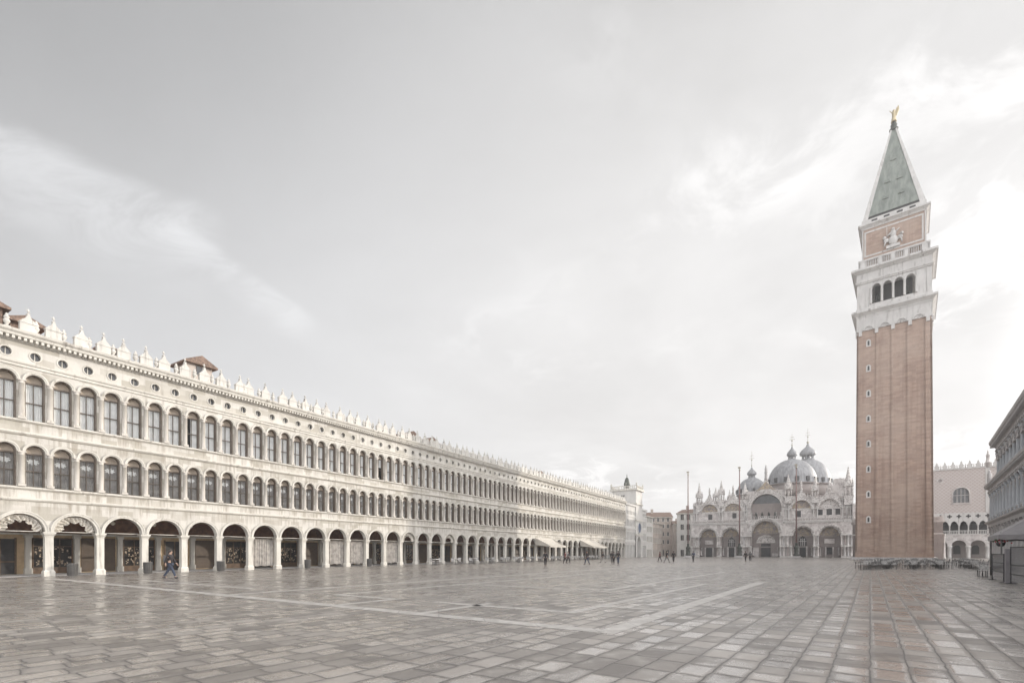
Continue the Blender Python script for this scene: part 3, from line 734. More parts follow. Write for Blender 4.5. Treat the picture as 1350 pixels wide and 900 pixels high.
# awnings
def awning(x0, x1, label):
    t = thing('awning', label, 'awning', vw(x0, 0), ANG_V, 'canvas awnings on the arcade'); w_ = x1-x0; n = 14
    c = MB()
    for k in range(n):
        a, b_ = w_*k/n, w_*(k+1)/n
        for j in range(5):
            f = lambda t_: (-.05-3.2*t_, 4.35-1.55*t_-.30*sin(pi*t_))
            (ya, za), (yb_, zb_) = f(j/5), f((j+1)/5)
            c.face([(a,ya,za),(b_,ya,za),(b_,yb_,zb_),(a,yb_,zb_)], 0, True)
        c.face([(a,-3.25,2.80),(b_,-3.25,2.80),(b_,-3.26,2.55),((a+b_)/2,-3.26,2.50),(a,-3.26,2.55)])
    for a in (0, w_): c.face([(a,-.05,4.35),(a,-3.25,2.80),(a,-3.25,2.55),(a,-.05,3.0)])
    c.build('canvas', M_AWN, t)
    for a in (.02, w_-.02): MB().tube((a,-.1,2.8),(a,-3.2,2.7),.03).build('arm', M_IRON, t)
awning(66.5, 73.5, 'cream canvas awning slanting from the left arcade, nearer of the two')
awning(88.0, 97.5, 'cream canvas awning slanting from the left arcade, farther of the two')

# ------------------------------------------------------------------ bell tower
TL = Vector((75.65, 107.0, 0)); TW = 13.1
tw = thing('bell_tower', 'tall square red brick bell tower with white belfry and green pyramid spire', 'bell tower', TL, ANG_TW)
C_ = TW/2
def ring(mb, half, z0, z1, m=0, h2=None):
    h2 = half if h2 is None else h2
    i = len(mb.v)
    for h, z in ((half, z0), (h2, z1)): mb.v += [(C_-h,C_-h,z),(C_+h,C_-h,z),(C_+h,C_+h,z),(C_-h,C_+h,z)]
    for q in ((0,1,5,4),(1,2,6,5),(2,3,7,6),(3,0,4,7),(3,2,1,0),(4,5,6,7)): mb.f.append(tuple(i+k for k in q)); mb.mi.append(m); mb.sm.append(False)
def side(k, pts):      # rotate points of the west face (y=0 side) round the tower axis
    out = []
    for x, y, z in pts:
        dx_, dy_ = x-C_, y-C_
        for _ in range(k): dx_, dy_ = -dy_, dx_
        out.append((C_+dx_, C_+dy_, z))
    return out
def foursides(fn):
    b = MB(); fn(b); n = len(b.v); src = list(b.v); fs = list(b.f); mi = list(b.mi); sm = list(b.sm)
    for k in (1, 2, 3):
        b.v += side(k, src); b.f += [tuple(k*n+q for q in f) for f in fs]; b.mi += mi; b.sm += sm
    return b
sh = MB(); ring(sh, C_-.16, 0, 50.5, 0, C_-.42)
ring(sh, C_+.02, 0, 1.6, 0); 
def lis(b):
    xs = [0.0, 3.1, 6.05, 9.0, 11.95]
    for x, wd in ((0.0, 1.15), (3.55, .62), (6.24, .62), (8.93, .62), (11.95, 1.15)):
        i = len(b.v); s0, s1 = 0.0, .26
        b.v += [(x+0.,0,1.6),(x+wd,0,1.6),(x+wd,.3,1.6),(x,.3,1.6)]
        f = lambda q: C_+(q-C_)*(C_-.26)/C_
        b.v += [(f(x),.26,49.2),(f(x+wd),.26,49.2),(f(x+wd),.6,49.2),(f(x),.6,49.2)]
        for q in ((0,1,5,4),(1,2,6,5),(3,0,4,7),(4,5,6,7)): b.f.append(tuple(i+k for k in q)); b.mi.append(0); b.sm.append(False)
sl = foursides(lis); sh.v, off = sh.v+sl.v, len(sh.v); sh.f += [tuple(off+q for q in f) for f in sl.f]; sh.mi += sl.mi; sh.sm += sl.sm
sh.build('brick_shaft', M_BRICK, tw)
st_ = MB(); ring(st_, C_+1.1, 0, .18); ring(st_, C_+.6, .18, .5); st_.build('plinth', M_GREYST, tw)
nw = MB(); nw.prism([(-.42,-.75),(.42,-.75),(.42,.45),(.25,.70),(0,.82),(-.25,.70),(-.42,.45)], -.06, .0)
nw_me = nw.mesh('slit_window', M_WHITE)
nd = MB(); nd.prism([(-.17,-.5),(.17,-.5),(.17,.35),(.08,.48),(-.08,.48),(-.17,.35)], -.075, -.0); nd_me = nd.mesh('slit_opening', M_DARK)
for k in range(8):
    z = 8.68+k*5.49; yy = .16+.26*z/50.5
    a = put('slit_window', nw_me, tw, (2.35, yy, z)); put('slit_opening', nd_me, a)
# white band of blind arches, sill cornice
h_ = C_-.30
bb = MB(); ring(bb, h_+.08, 49.9, 53.2)
def scal(b):
    for x in (2.35, 5.15, 7.95, 10.75):
        b.arch(x, 49.9, .75, 1.05, .0, .26, 12); b.arch(x, 49.9, .45, .6, .10, .26, 10)
    for x in (.9, 3.75, 6.55, 9.35, 12.2): b.box(x-.3, x+.3, .02, .5, 48.9, 49.9)
sc_ = foursides(scal); off = len(bb.v); bb.v += sc_.v; bb.f += [tuple(off+q for q in f) for f in sc_.f]; bb.mi += sc_.mi; bb.sm += sc_.sm
bb.build('blind_arch_band', M_WHITE, tw)
c1 = MB(); ring(c1, h_+.2, 52.9, 53.2); ring(c1, h_+.25, 53.2, 53.75, 0, h_+.85); ring(c1, h_+.95, 53.75, 54.15); ring(c1, h_+.15, 54.15, 54.9)
c1.build('belfry_sill', M_WHITE, tw)
def bel(b):
    y = .40
    b.face([(.3,y,54.9),(2.75,y,54.9),(2.75,y,60.3),(.3,y,60.3)]); b.face([(10.35,y,54.9),(12.8,y,54.9),(12.8,y,60.3),(10.35,y,60.3)])
    for k in range(4):
        x = 2.75+1.9*k; b.strip(x, x+1.9, 54.9, 60.3, y, y+.9, x+.95, .72, 55.5, 58.9, 'round', 0, 12)
        b.arch(x+.95, 58.9, .72, .92, y-.08, y, 12)
    for x in (.3, 1.9, 10.4, 12.0): b.box(x, x+.75, y-.12, y, 54.9, 60.0)
bl_ = foursides(bel); bl_.build('belfry_wall', M_WHITE, tw)
for k in range(5):
    x = 2.75+1.9*k
    MB().lathe([(.2,55.5),(.2,55.65),(.15,55.75),(.14,58.6),(.2,58.75),(.22,58.9)],10,(x,.26,0)).build('column', M_WHITE, tw)
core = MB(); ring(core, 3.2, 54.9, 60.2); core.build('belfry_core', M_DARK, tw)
for x in (4.2, 8.6):
    MB().lathe([(.75,56.4),(.7,56.6),(.5,57.3),(.42,57.9),(.2,58.15),(.05,58.2)],14,(x,2.2,0)).build('bell', M_BRONZE, tw)
c2 = MB(); ring(c2, h_+.12, 60.2, 60.5); ring(c2, h_+.28, 60.5, 60.75); ring(c2, h_+.08, 60.75, 62.4); ring(c2, h_+.2, 62.4, 62.9, 0, h_+.85); ring(c2, h_+1.0, 62.9, 63.35)
c2.build('belfry_cornice', M_WHITE, tw)
ba = MB()
def balu(b):
    y = .55
    for x0, x1 in ((.55,1.9),(4.0,4.7),(6.2,6.9),(8.4,9.1),(11.2,12.55)): b.box(x0,x1,y,y+.35,63.35,65.2)
    b.box(.55,12.55,y-.05,y+.4,65.2,65.55); b.box(.55,12.55,y-.02,y+.37,63.35,63.75)
    for x0, x1 in ((1.9,4.0),(4.7,6.2),(6.9,8.4),(9.1,11.2)):
        n = int((x1-x0)/.30)
        for k in range(n): xx = x0+(k+.5)*(x1-x0)/n; b.box(xx-.07,xx+.07,y+.08,y+.25,63.75,65.2)
foursides(balu).build('balustrade', M_WHITE, tw)
at = MB(); ring(at, 5.35, 63.35, 72.6); at.build('attic_wall', M_BRICK, tw)
ad = MB()
def attic(b):
    y = C_-5.35
    for x0, x1, z0, z1 in ((1.55,11.55,66.3,66.6),(1.55,11.55,71.5,71.8),(1.55,1.85,66.6,71.5),(11.25,11.55,66.6,71.5),(1.2,1.4,64,72.4),(11.7,11.9,64,72.4)): b.box(x0,x1,y-.06,y,z0,z1)
foursides(attic).build('attic_moulding', M_WHITE, tw)
c3 = MB(); ring(c3, 5.5, 72.3, 72.6); ring(c3, 5.55, 72.6, 73.0, 0, 6.0); ring(c3, 6.1, 73.0, 73.35); ring(c3, 5.45, 73.35, 74.4)
c3.build('attic_cornice', M_WHITE, tw)
slot_me = MB().box(-.5, .5, -5.48, -5.40, 73.65, 74.1).mesh('attic_slot', M_DARK)
for q in range(4):
    for x in (-3.2,-1.1,1.1,3.2): put('attic_slot', slot_me, tw, (C_+x*cos(q*pi/2), C_+x*sin(q*pi/2), 0), q*pi/2)
# relief of a seated figure between two lions, on the west face of the attic
rl = MB(); y = C_-5.35
rl.box(5.4,7.7,y-.45,y,66.6,67.2); rl.ball((6.55,y-.30,68.1),.85,n=10,sy=.45,sz=1.2); rl.ball((6.55,y-.30,69.5),.55,n=10,sy=.6,sz=1.5)
rl.ball((6.55,y-.35,70.45),.30,n=10); rl.tube((7.0,y-.35,69.7),(7.6,y-.4,70.3),.16,.1); rl.tube((6.1,y-.35,69.7),(5.55,y-.4,69.2),.16,.1); rl.tube((5.5,y-.4,68.6),(5.5,y-.4,71.2),.05)
for s in (-1, 1):
    rl.ball((6.55+s*1.15,y-.25,68.4),.5,n=8,sy=.5,sz=.9); rl.ball((6.55+s*1.45,y-.35,69.0),.33,n=8); rl.tube((6.55+s*1.3,y-.3,68.2),(6.55+s*1.5,y-.35,67.2),.16,.12)
rl.build('relief_figure', M_WHITE, tw)
sp = MB(); ring(sp, 5.12, 75.1, 95.2, 0, .42)
sp.build('spire', M_COPPER, tw)
gl = MB(); ring(gl, 5.0, 74.3, 75.1); gl.build('painted_gallery_shade', M_DARK, tw)  # dark ring stands in for the shade of the recessed gallery
rb_ = MB()
for sx in (-1, 1):
    for sy in (-1, 1):
        i = len(rb_.v)
        for h, z, k in ((5.35, 74.4, .95), (.55, 95.3, .30)):
            rb_.v += [(C_+sx*(h+.0),C_+sy*(h+.0),z),(C_+sx*(h-k),C_+sy*(h+.0),z),(C_+sx*(h-k),C_+sy*(h-k),z),(C_+sx*h,C_+sy*(h-k),z)]
        for q in ((0,1,5,4),(1,2,6,5),(2,3,7,6),(3,0,4,7)): rb_.f.append(tuple(i+k for k in (q if sx*sy > 0 else q[::-1]))); rb_.mi.append(0); rb_.sm.append(False)
rb_.build('spire_rib', M_WHITE, tw)
hatch_me = MB().box(-.5,.5,-.25,.5,-.3,.05).box(-.35,.35,-.1,.5,.05,.5).mesh('spire_hatch', M_COPPER)
for q in range(4):
    for zf, n in ((.17, 2), (.36, 2), (.62, 1)):
        z = 75.1+20.1*zf; hh = 5.12+(.42-5.12)*zf
        for k in range(n):
            x = (k-(n-1)/2)*hh*.62; a = q*pi/2
            put('spire_hatch', hatch_me, tw, (C_+x*cos(a)+hh*sin(a), C_+x*sin(a)-hh*cos(a), z), a)
fn_ = MB(); fn_.lathe([(.75,96.0),(.85,96.4),(.5,96.8),(.62,97.3),(.35,97.8),(.28,98.2)],12,(C_,C_,0)); fn_.build('finial', M_BRONZE, tw, (0,0,-.95))
an = MB(); an.lathe([(.55,98.2),(.42,98.9),(.30,99.6),(.36,100.1),(.20,100.5)],10,(C_,C_,0)); an.ball((C_,C_,100.75),.24,n=8)
an.tube((C_-.2,C_,100.2),(C_-.75,C_-.3,100.9),.10,.06)
an.prism([(C_+.05,99.2),(C_+.55,99.5),(C_+.95,100.6),(C_+.85,101.5),(C_+.45,101.1),(C_+.15,100.3)], C_-.06, C_+.08)
an.prism([(C_-.05,99.4),(C_-.35,99.8),(C_-.25,100.9),(C_-.05,100.6)], C_+.10, C_+.2)
an.build('angel_statue', M_GOLD, tw, (0,0,-1.15))
# small loggia building at the tower's foot
lg = thing('loggia_building', 'small carved stone loggia half hidden behind the foot of the brick tower', 'loggia', TL, ANG_TW)
a = MB(); a.box(-1.5,15.0,13.3,18.5,0,8.3); a.build('wall', M_MARBLE2, lg)
a = MB(); a.box(-1.8,15.3,13.25,18.8,8.3,8.8); a.box(-1.6,15.1,13.28,18.6,5.6,5.9); a.box(-1.6,15.1,13.28,18.6,8.8,9.6); a.build('cornice', M_MARBLE, lg)
for y in (13.6, 15.2, 16.8, 18.3):
    MB().lathe([(.3,0),(.3,.4),(.2,.5),(.18,5.0),(.28,5.4),(.3,5.6)],8,(15.2,y,0)).build('column', M_MARBLE, lg)

# ------------------------------------------------------------------ basilica
BO = Vector((80.9, 155, 0))
bs = thing('basilica', 'ornate pale marble basilica with five deep portals and ribbed grey domes closing the square', 'church', BO, ANG_B)
P5 = [(-17.2, 2.75, 6.7), (-10.2, 2.8, 6.75), (0, 3.95, 7.75), (10.2, 2.8, 6.75), (17.2, 2.75, 6.7)]
edges = [-22.6, -13.75, -5.7, 5.7, 13.75, 22.9]
bw = MB()
for (cx, hw, zs), e0, e1 in zip(P5, edges[:-1], edges[1:]):
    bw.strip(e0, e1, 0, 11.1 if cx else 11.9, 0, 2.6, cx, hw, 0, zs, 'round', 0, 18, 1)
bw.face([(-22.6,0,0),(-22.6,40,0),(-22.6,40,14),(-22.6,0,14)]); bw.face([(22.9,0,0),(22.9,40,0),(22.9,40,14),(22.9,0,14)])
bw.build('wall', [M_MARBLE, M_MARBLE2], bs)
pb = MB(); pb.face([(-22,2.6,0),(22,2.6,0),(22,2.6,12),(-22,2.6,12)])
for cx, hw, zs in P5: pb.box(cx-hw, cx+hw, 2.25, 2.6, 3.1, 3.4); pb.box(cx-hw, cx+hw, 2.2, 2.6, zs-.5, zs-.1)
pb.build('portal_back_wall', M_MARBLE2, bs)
for k, (cx, hw, zs) in enumerate(P5):
    po = MB(); po.arch(cx, zs, hw, hw+.28, -.12, .02, 18); po.arch(cx, zs, hw+.28, hw+.62, -.25, .02, 18)
    p_ = po.build('portal', M_LACE, bs)
    MB().arch(cx, zs, hw-.35, hw-.002, .9, 1.4, 18).build('inner_rib', M_LACE, p_)
    mo = MB(); mo.halfdisc(cx, zs-.1, hw-.02, 2.5, 16); mo.build('mosaic', M_MOSAIC, p_)
    if k == 2:
        d = MB(); d.arch(0, 4.5, 2.0, 2.45, 1.9, 2.6, 14); d.arch(0, 4.5, 2.5, 2.7, 1.7, 2.6, 14); d.halfdisc(0, 4.5, 2.0, 2.42, 12); d.build('inner_arch', M_LACE, p_)
        MB().box(-1.35, 1.35, 2.3, 2.56, 0, 4.3).build('door', M_DARK, p_)
        s_ = MB(); s_.box(1.7, 3.4, 1.7, 2.5, .2, 1.2); s_.box(-3.4,-2.0,1.9,2.5,0,3.1); s_.build('side_panel', M_MARBLE, p_)
    elif k in (1, 3):
        d = MB(); d.prism([(cx-1.05,3.45),(cx+1.05,3.45),(cx+1.05,5.4),(cx+.6,6.2),(cx,6.7),(cx-.6,6.2),(cx-1.05,5.4)], 2.12, 2.5)
        d.build('grille_window', M_DARK, p_)
        gr = MB()
        for xx in (-.5, 0, .5): gr.box(cx+xx-.07, cx+xx+.07, 2.05, 2.11, 3.45, 5.9)
        gr.box(cx-1.05, cx+1.05, 2.05, 2.11, 4.9, 5.05); gr.ball((cx-.45,2.05,5.5),.18,n=6); gr.ball((cx+.45,2.05,5.5),.18,n=6); gr.build('tracery', M_WHITE, p_)
        MB().box(cx-.85, cx+.85, 2.3, 2.56, 0, 3.0).build('door', M_DARK, p_)
        j = MB(); j.box(cx-1.3,cx-.9,2.1,2.56,0,3.4); j.box(cx+.9,cx+1.3,2.1,2.56,0,3.4); j.build('door_frame', M_MARBLE, p_)
    else:
        w_ = 1.05 if k == 0 else .75; z0 = 0 if k == 0 else .9
        MB().box(cx-w_, cx+w_, 2.3, 2.56, z0, 3.0).build('door', M_DARK, p_)
        j = MB(); j.box(cx-w_-.35,cx-w_,2.1,2.56,0,3.1); j.box(cx+w_,cx+w_+.35,2.1,2.56,0,3.1); j.box(cx-1.3,cx+1.3,2.15,2.56,4.2,5.6); j.build('door_frame', M_MARBLE, p_)
    for s in (-1, 1):
        for yy in (.35, 1.0, 1.6, 2.1):
            for z0, z1 in ((.4, 3.1), (3.5, zs-.5)):
                pass
# two tiers of columns in front of the piers and inside the portal jambs
def pcol(x, y, z0, z1, r, mt):
    return MB().lathe([(r*1.5,z0),(r*1.5,z0+.2),(r,z0+.3),(r*.92,z1-.45),(r*1.1,z1-.42),(r*1.6,z1-.02),(r*1.6,z1)],8,(x,y,0)).build('column', mt, bs)
xs = []
for a_, b_ in ((-22.3,-20.1),(-14.25,-13.15),(-7.2,-4.15),(4.15,7.2),(13.15,14.25),(20.1,22.6)):
    n = max(2, int((b_-a_)/.62)); xs += [a_+(b_-a_)*k/(n-1) for k in range(n)]
cm = [M_WHITE, M_MARBLE2, M_MARBLE, M_GREYST]
for k, x in enumerate(xs):
    pcol(x, -.45, .35, 3.2, .22, cm[(k*3) % 4]); pcol(x, -.38, 3.65, 6.6, .20, cm[(k*3+1) % 4])
for cx, hw, zs in P5:
    for s in (-1, 1):
        for q, yy in enumerate((.6, 1.3, 1.95)): pcol(cx+s*(hw-.22-.10*q), yy, .35, 3.1, .17, cm[(q+1) % 4])
en = MB()
for a_, b_ in ((-22.6,-19.95),(-14.45,-12.95),(-7.4,-3.97),(3.97,7.4),(12.95,14.45),(19.95,22.9)):
    en.box(a_, b_, -.85, 0, 0, .35); en.box(a_, b_, -.80, 0, 3.2, 3.65); en.box(a_, b_, -.75, 0, 6.6, 6.95)
en.build('entablature', M_WHITE, bs)
ter = MB(); ter.box(-22.9, -4.9, -.5, 3.2, 11.0, 11.3); ter.box(4.9, 23.2, -.5, 3.2, 11.0, 11.3); ter.box(-22.8,-4.8,-.3,0,10.6,11.0); ter.box(4.8,23.1,-.3,0,10.6,11.0)
ter.arch(0, 7.75, 4.55, 4.9, -.5, 3.2, 20); ter.box(-4.5,4.5,.0,3.2,11.9,12.1)
ter.build('terrace', M_WHITE, bs)
bl = MB()
for a_, b_ in ((-22.8,-5.0),(5.0,23.1)):
    bl.box(a_, b_, -.45, -.25, 12.15, 12.3); x = a_
    while x < b_: bl.box(x, x+.16, -.42, -.28, 11.3, 12.15); x += .42
bl.box(-4.6,4.6,-.15,.0,12.95,13.05)
for k in range(16): bl.box(-4.5+k*.6,-4.35+k*.6,-.12,-.02,12.1,12.95)
bl.build('balustrade', M_LACE, bs)
# upper storey: lunettes under ogee gables
YU = 3.2
uw = MB()
for cx, e0, e1 in ((-17.2,-22.6,-13.6),(-9.8,-13.6,-5.7),(9.8,5.7,13.6),(17.2,13.6,22.9)):
    uw.strip(e0, e1, 11.2, 18.6 if abs(cx) > 12 else 18.9, YU, YU+.7, cx, 2.55, 15.3, 15.3, 'round', 0, 14)
uw.strip(-5.7, 5.7, 11.2, 21.6, YU, YU+2.2, 0, 4.35, 12.1, 16.0, 'round', 0, 20)
uw.build('upper_wall', M_MARBLE, bs)
def crest(mb, pts, y, step=.55, r=.20, seed=1):
    rnd = random.Random(seed); acc = 0
    for (x0, z0), (x1, z1) in zip(pts[:-1], pts[1:]):
        L_ = sqrt((x1-x0)**2+(z1-z0)**2); n = max(1, int(L_/step))
        for k in range(n):
            t = (k+.5)/n; rr = r*rnd.uniform(.7, 1.4)
            mb.lathe([(rr*.8,-.1),(rr,.1),(rr*.5,.35),(.02,rr*3.2)], 5, (x0+(x1-x0)*t, y+rnd.uniform(-.1,.1), z0+(z1-z0)*t), 0, False)
for j, (cx, zt) in enumerate(((-17.2, 21.2), (-9.8, 21.6), (9.8, 21.6), (17.2, 21.2))):
    gb = MB(); og = ogee(cx, 15.3, 3.25, zt)
    inn = [(cx+2.6*cos(pi*k/14), 15.3+2.6*sin(pi*k/14)) for k in range(15)]
    # a rim between the ogee outline and the lunette, then its crest of leaves
    gb.prism([(cx+3.25,15.3)]+og[1:-1]+[(cx-3.25,15.3)]+inn[::-1], YU-.45, YU+.25)
    crest(gb, og, YU-.1, .62, .30, 3+j)
    gb.lathe([(.28,0),(.22,.5),(.34,.9),(.26,1.4),(.30,1.8),(.16,2.1),(.18,2.3),(.05,2.5)],7,(cx,YU-.1,zt-.1))
    g_ = gb.build('gable', M_LACE, bs)
    MB().halfdisc(cx, 15.3, 2.55, YU+.5, 14).build('mosaic', M_MOSAIC if cx < 12 else M_LACE, g_)
for cx, w_, z0, h_ in ((-17.0,.62,12.7,1.7),(-9.4,.62,12.9,1.7),(9.0,.75,12.6,2.0),(14.9,.6,13.0,1.7),(17.2,.7,13.0,1.8),(19.4,.6,13.0,1.8)):
    MB().box(cx-w_,cx+w_,YU-.06,YU+.1,z0,z0+h_).build('window', M_DARK if abs(cx-9) > 0 else M_DARK, bs)
gb = MB(); og = ogee(0, 16.0, 5.55, 25.2)
inn = [(4.4*cos(pi*k/20), 16.0+4.4*sin(pi*k/20)) for k in range(21)]
gb.prism([(5.55,16.0)]+og[1:-1]+[(-5.55,16.0)]+inn[::-1], YU-.6, YU+.4); gb.arch(0, 16.0, 4.4, 4.75, YU-.85, YU-.6, 22); gb.arch(0, 16.0, 5.1, 5.4, YU-.75, YU-.6, 22)
crest(gb, og, YU-.1, .75, .36, 11)
g_ = gb.build('great_gable', M_LACE, bs)
MB().prism([(2.9,21.4),(1.3,23.0),(0,24.4),(-1.3,23.0),(-2.9,21.4),(-1.6,21.9),(0,22.0),(1.6,21.9)], YU-.72, YU-.6).build('mosaic', M_MOSAIC, g_)
MB().lathe([(.55,25.0),(.45,25.6),(.42,27.2),(.55,27.4),(.4,27.7),(.45,28.4),(.3,29.2),(.2,29.6),(.05,29.9)],8,(0,YU-.1,0)).build('statue', M_GREYST, g_)
gw = MB(); gw.halfdisc(0, 16.0, 4.35, YU+1.9, 20, 0, 12.0)
gwo = gw.build('great_window', M_GLASSO, bs)
tr2 = MB()
for xx in (-3.4,-2.2,-1.1,0,1.1,2.2,3.4): tr2.box(xx-.07,xx+.07,YU+1.7,YU+1.85,12.1,16.0)
tr2.box(-4.35,4.35,YU+1.65,YU+1.88,15.9,16.15)
for xx in (-4.2,-2.8,2.8,4.2): tr2.lathe([(.25,12.1),(.2,12.4),(.18,14.2),(.28,14.5)],7,(xx,YU+.3,0))
tr2.build('tracery', M_WHITE, gwo)
for x in (-22.2,-21.4,-14.1,-13.1,-6.4,-5.6,5.6,6.4,13.1,14.1,20.6,21.6,22.5):
    MB().lathe([(.3,12.0),(.2,12.3),(.18,14.7),(.3,15.0)],8,(x,YU-.35,0)).build('upper_column', M_WHITE, bs)
    MB().lathe([(.26,15.3),(.17,15.5),(.16,17.2),(.28,17.5)],8,(x,YU-.3,0)).build('upper_column', M_WHITE, bs)
for a_, b_ in ((-22.6,-20.6),(-14.5,-12.7),(-6.8,-5.2),(5.2,6.8),(12.7,14.5),(20.2,22.9)):
    MB().box(a_,b_,YU-.7,YU,15.0,15.3).build('upper_entablature', M_WHITE, bs); MB().box(a_,b_,YU-.65,YU,17.5,17.8).build('upper_entablature', M_WHITE, bs)
for cx, e0, e1 in ((-17.2,-20.6,-14.4),(-9.8,-12.7,-6.8),(9.8,6.8,12.7),(17.2,14.4,20.2)):
    q = MB(); q.box(e0,e1,YU-.22,YU,14.85,15.25); q.build('string_course', M_LACE, bs)
def pinnacle(x, y, z0, zt, r, seed=0):
    b = MB(); h = zt-z0; q = r
    b.box(x-q, x+q, y-q, y+q, z0, z0+h*.22); b.box(x-q*1.15, x+q*1.15, y-q*1.15, y+q*1.15, z0+h*.20, z0+h*.24)
    for sx in (-1, 1):
        for sy in (-1, 1): b.tube((x+sx*q*.78,y+sy*q*.78,z0+h*.24),(x+sx*q*.78,y+sy*q*.78,z0+h*.48),q*.16,n=6)
    b.lathe([(q*.42,z0+h*.24),(q*.32,z0+h*.34),(q*.36,z0+h*.40),(q*.18,z0+h*.45),(q*.05,z0+h*.47)],7,(x,y,0))
    b.box(x-q*1.1, x+q*1.1, y-q*1.1, y+q*1.1, z0+h*.48, z0+h*.54)
    for sx in (-1, 1):
        for sy in (-1, 1): b.lathe([(q*.22,z0+h*.54),(q*.14,z0+h*.62),(.02,z0+h*.70)],5,(x+sx*q*.9,y+sy*q*.9,0))
    b.lathe([(q*.95,z0+h*.54),(q*.62,z0+h*.68),(q*.30,z0+h*.86),(q*.12,z0+h*.95),(q*.22,z0+h*.965),(.02,zt)],8,(x,y,0),0,False)
    return b.build('pinnacle', M_LACE, bs)
pinnacle(-20.6, YU+.2, 15.4, 25.6, .95); pinnacle(-13.5, YU+.2, 16.6, 25.9, .95); pinnacle(-6.2, YU+.2, 17.0, 24.6, .85)
pinnacle(-16.4, YU+8, 18.0, 24.6, .9); pinnacle(-12.0, YU+9, 17.0, 23.6, .7); pinnacle(6.3, YU-.1, 17.0, 26.4, 1.0); pinnacle(13.5, YU+.1, 16.8, 24.8, .95)
pinnacle(22.0, YU+.1, 15.8, 27.4, 1.15); pinnacle(20.2, YU+6, 18.0, 25.0, 1.0)
body = MB(); body.box(-22.4, 22.7, YU+.8, 30, 0, 17.4); body.box(-20, 24, 30, 80, 0, 17); body.box(-14, 22, 24, 76, 17, 21.5); body.build('nave_block', M_MARBLE2, bs)
tw_ = MB(); tw_.box(22.95, 33, 2, 22, 0, 15.5); tw_.box(22.95, 33.3, 1.7, 22.3, 15.5, 16.1); tw_.build('treasury_wing', M_MARBLE, bs)
tre = MB(); tre.box(16.8, 23.6, 8, 16, 17.4, 22.6); tre.box(18.6,22.6,8.5,14,22.6,24.6); crest(tre, [(16.8,22.6),(23.6,22.6)], 8.2, .7, .3, 5); tre.build('corner_block', M_MARBLE, bs)
# a crowd of small statues and leaf work along the roof edge
cr = MB(); crest(cr, [(-22.4,18.4),(-14,18.4)], YU+.6, .8, .24, 21); crest(cr, [(13.7,18.6),(22.6,18.6)], YU+.6, .8, .26, 22)
crest(cr, [(-13.4,18.9),(-6,18.9)], YU+.6, .8, .24, 23); crest(cr, [(6,18.9),(13.4,18.9)], YU+.6, .7, .28, 24)
cr.build('roof_crest', M_LACE, bs)
def dome(x, y, zb, zt, r, rl, zl, zx):
    h = zt-zb
    prof = [(r*.93, zb-4.5), (r*.93, zb+.2)]
    d = MB(); d.lathe([(r*.97,zb-.2),(r*1.0,zb)]+[(r*cos(t)**.95, zb+h*sin(t)) for t in [pi/2*k/11 for k in range(11)]]+[(.6,zt)], 48, (x,y,0), 0, True, rib=.018)
    d.lathe([(rl*.8,zt-.4),(rl*.8,zt+.1)],16,(x,y,0))
    o = d.build('dome', M_LEAD, bs)
    dr = MB(); dr.lathe(prof, 28, (x,y,0)); dr.lathe([(r*1.0,zb-.5),(r*1.04,zb-.2)],28,(x,y,0)); dr.build('drum', M_MARBLE2, o)
    for k in range(14):
        a = 2*pi*k/14; c, s = cos(a), sin(a); b = MB(); q = .32*r/8
        b.box(-.45*r/8-.12, .45*r/8+.12, -.35, .2, .1, 1.7); w_ = b.build('window', M_DARK, o, (x+c*r*.985, y+s*r*.985, zb+.25), a+pi/2)
    ln = MB(); hh = zl-zt
    for k in range(10): a = 2*pi*k/10; ln.tube((x+rl*.62*cos(a),y+rl*.62*sin(a),zt),(x+rl*.62*cos(a),y+rl*.62*sin(a),zt+hh*.22),rl*.09,n=5)
    ln.lathe([(rl*.35,zt),(rl*.35,zt+hh*.22)],8,(x,y,0))
    ln.lathe([(rl*.75,zt+hh*.22),(rl*.95,zt+hh*.27),(rl,zt+hh*.38),(rl*.9,zt+hh*.52),(rl*.6,zt+hh*.68),(rl*.25,zt+hh*.82),(rl*.12,zt+hh)],20,(x,y,0),0,True,rib=.06)
    ln.build('lantern', M_LEAD, o)
    cx_ = MB(); L_ = zx-zl; cx_.ball((x,y,zl+L_*.1),rl*.16,n=8); cx_.tube((x,y,zl),(x,y,zx),.09,.05,6); cx_.ball((x,y,zl+L_*.45),.28,n=8)
    for t in (.55, .72): cx_.tube((x-.7*(1.2-t)*2,y,zl+L_*t),(x+.7*(1.2-t)*2,y,zl+L_*t),.07,n=5)
    for t in (.62,.8): cx_.tube((x,y-.6*(1.2-t)*2,zl+L_*t),(x,y+.6*(1.2-t)*2,zl+L_*t),.06,n=5)
    cx_.build('cross', M_GILT, o)
dome(6.7, 33.2, 26.6, 35.9, 8.1, 1.75, 40.6, 45.4)
dome(11.8, 59.7, 29.2, 39.7, 8.3, 3.0, 46.0, 52.5)
dome(-7.5, 42.2, 24.6, 31.4, 5.6, 1.75, 35.6, 42.0)
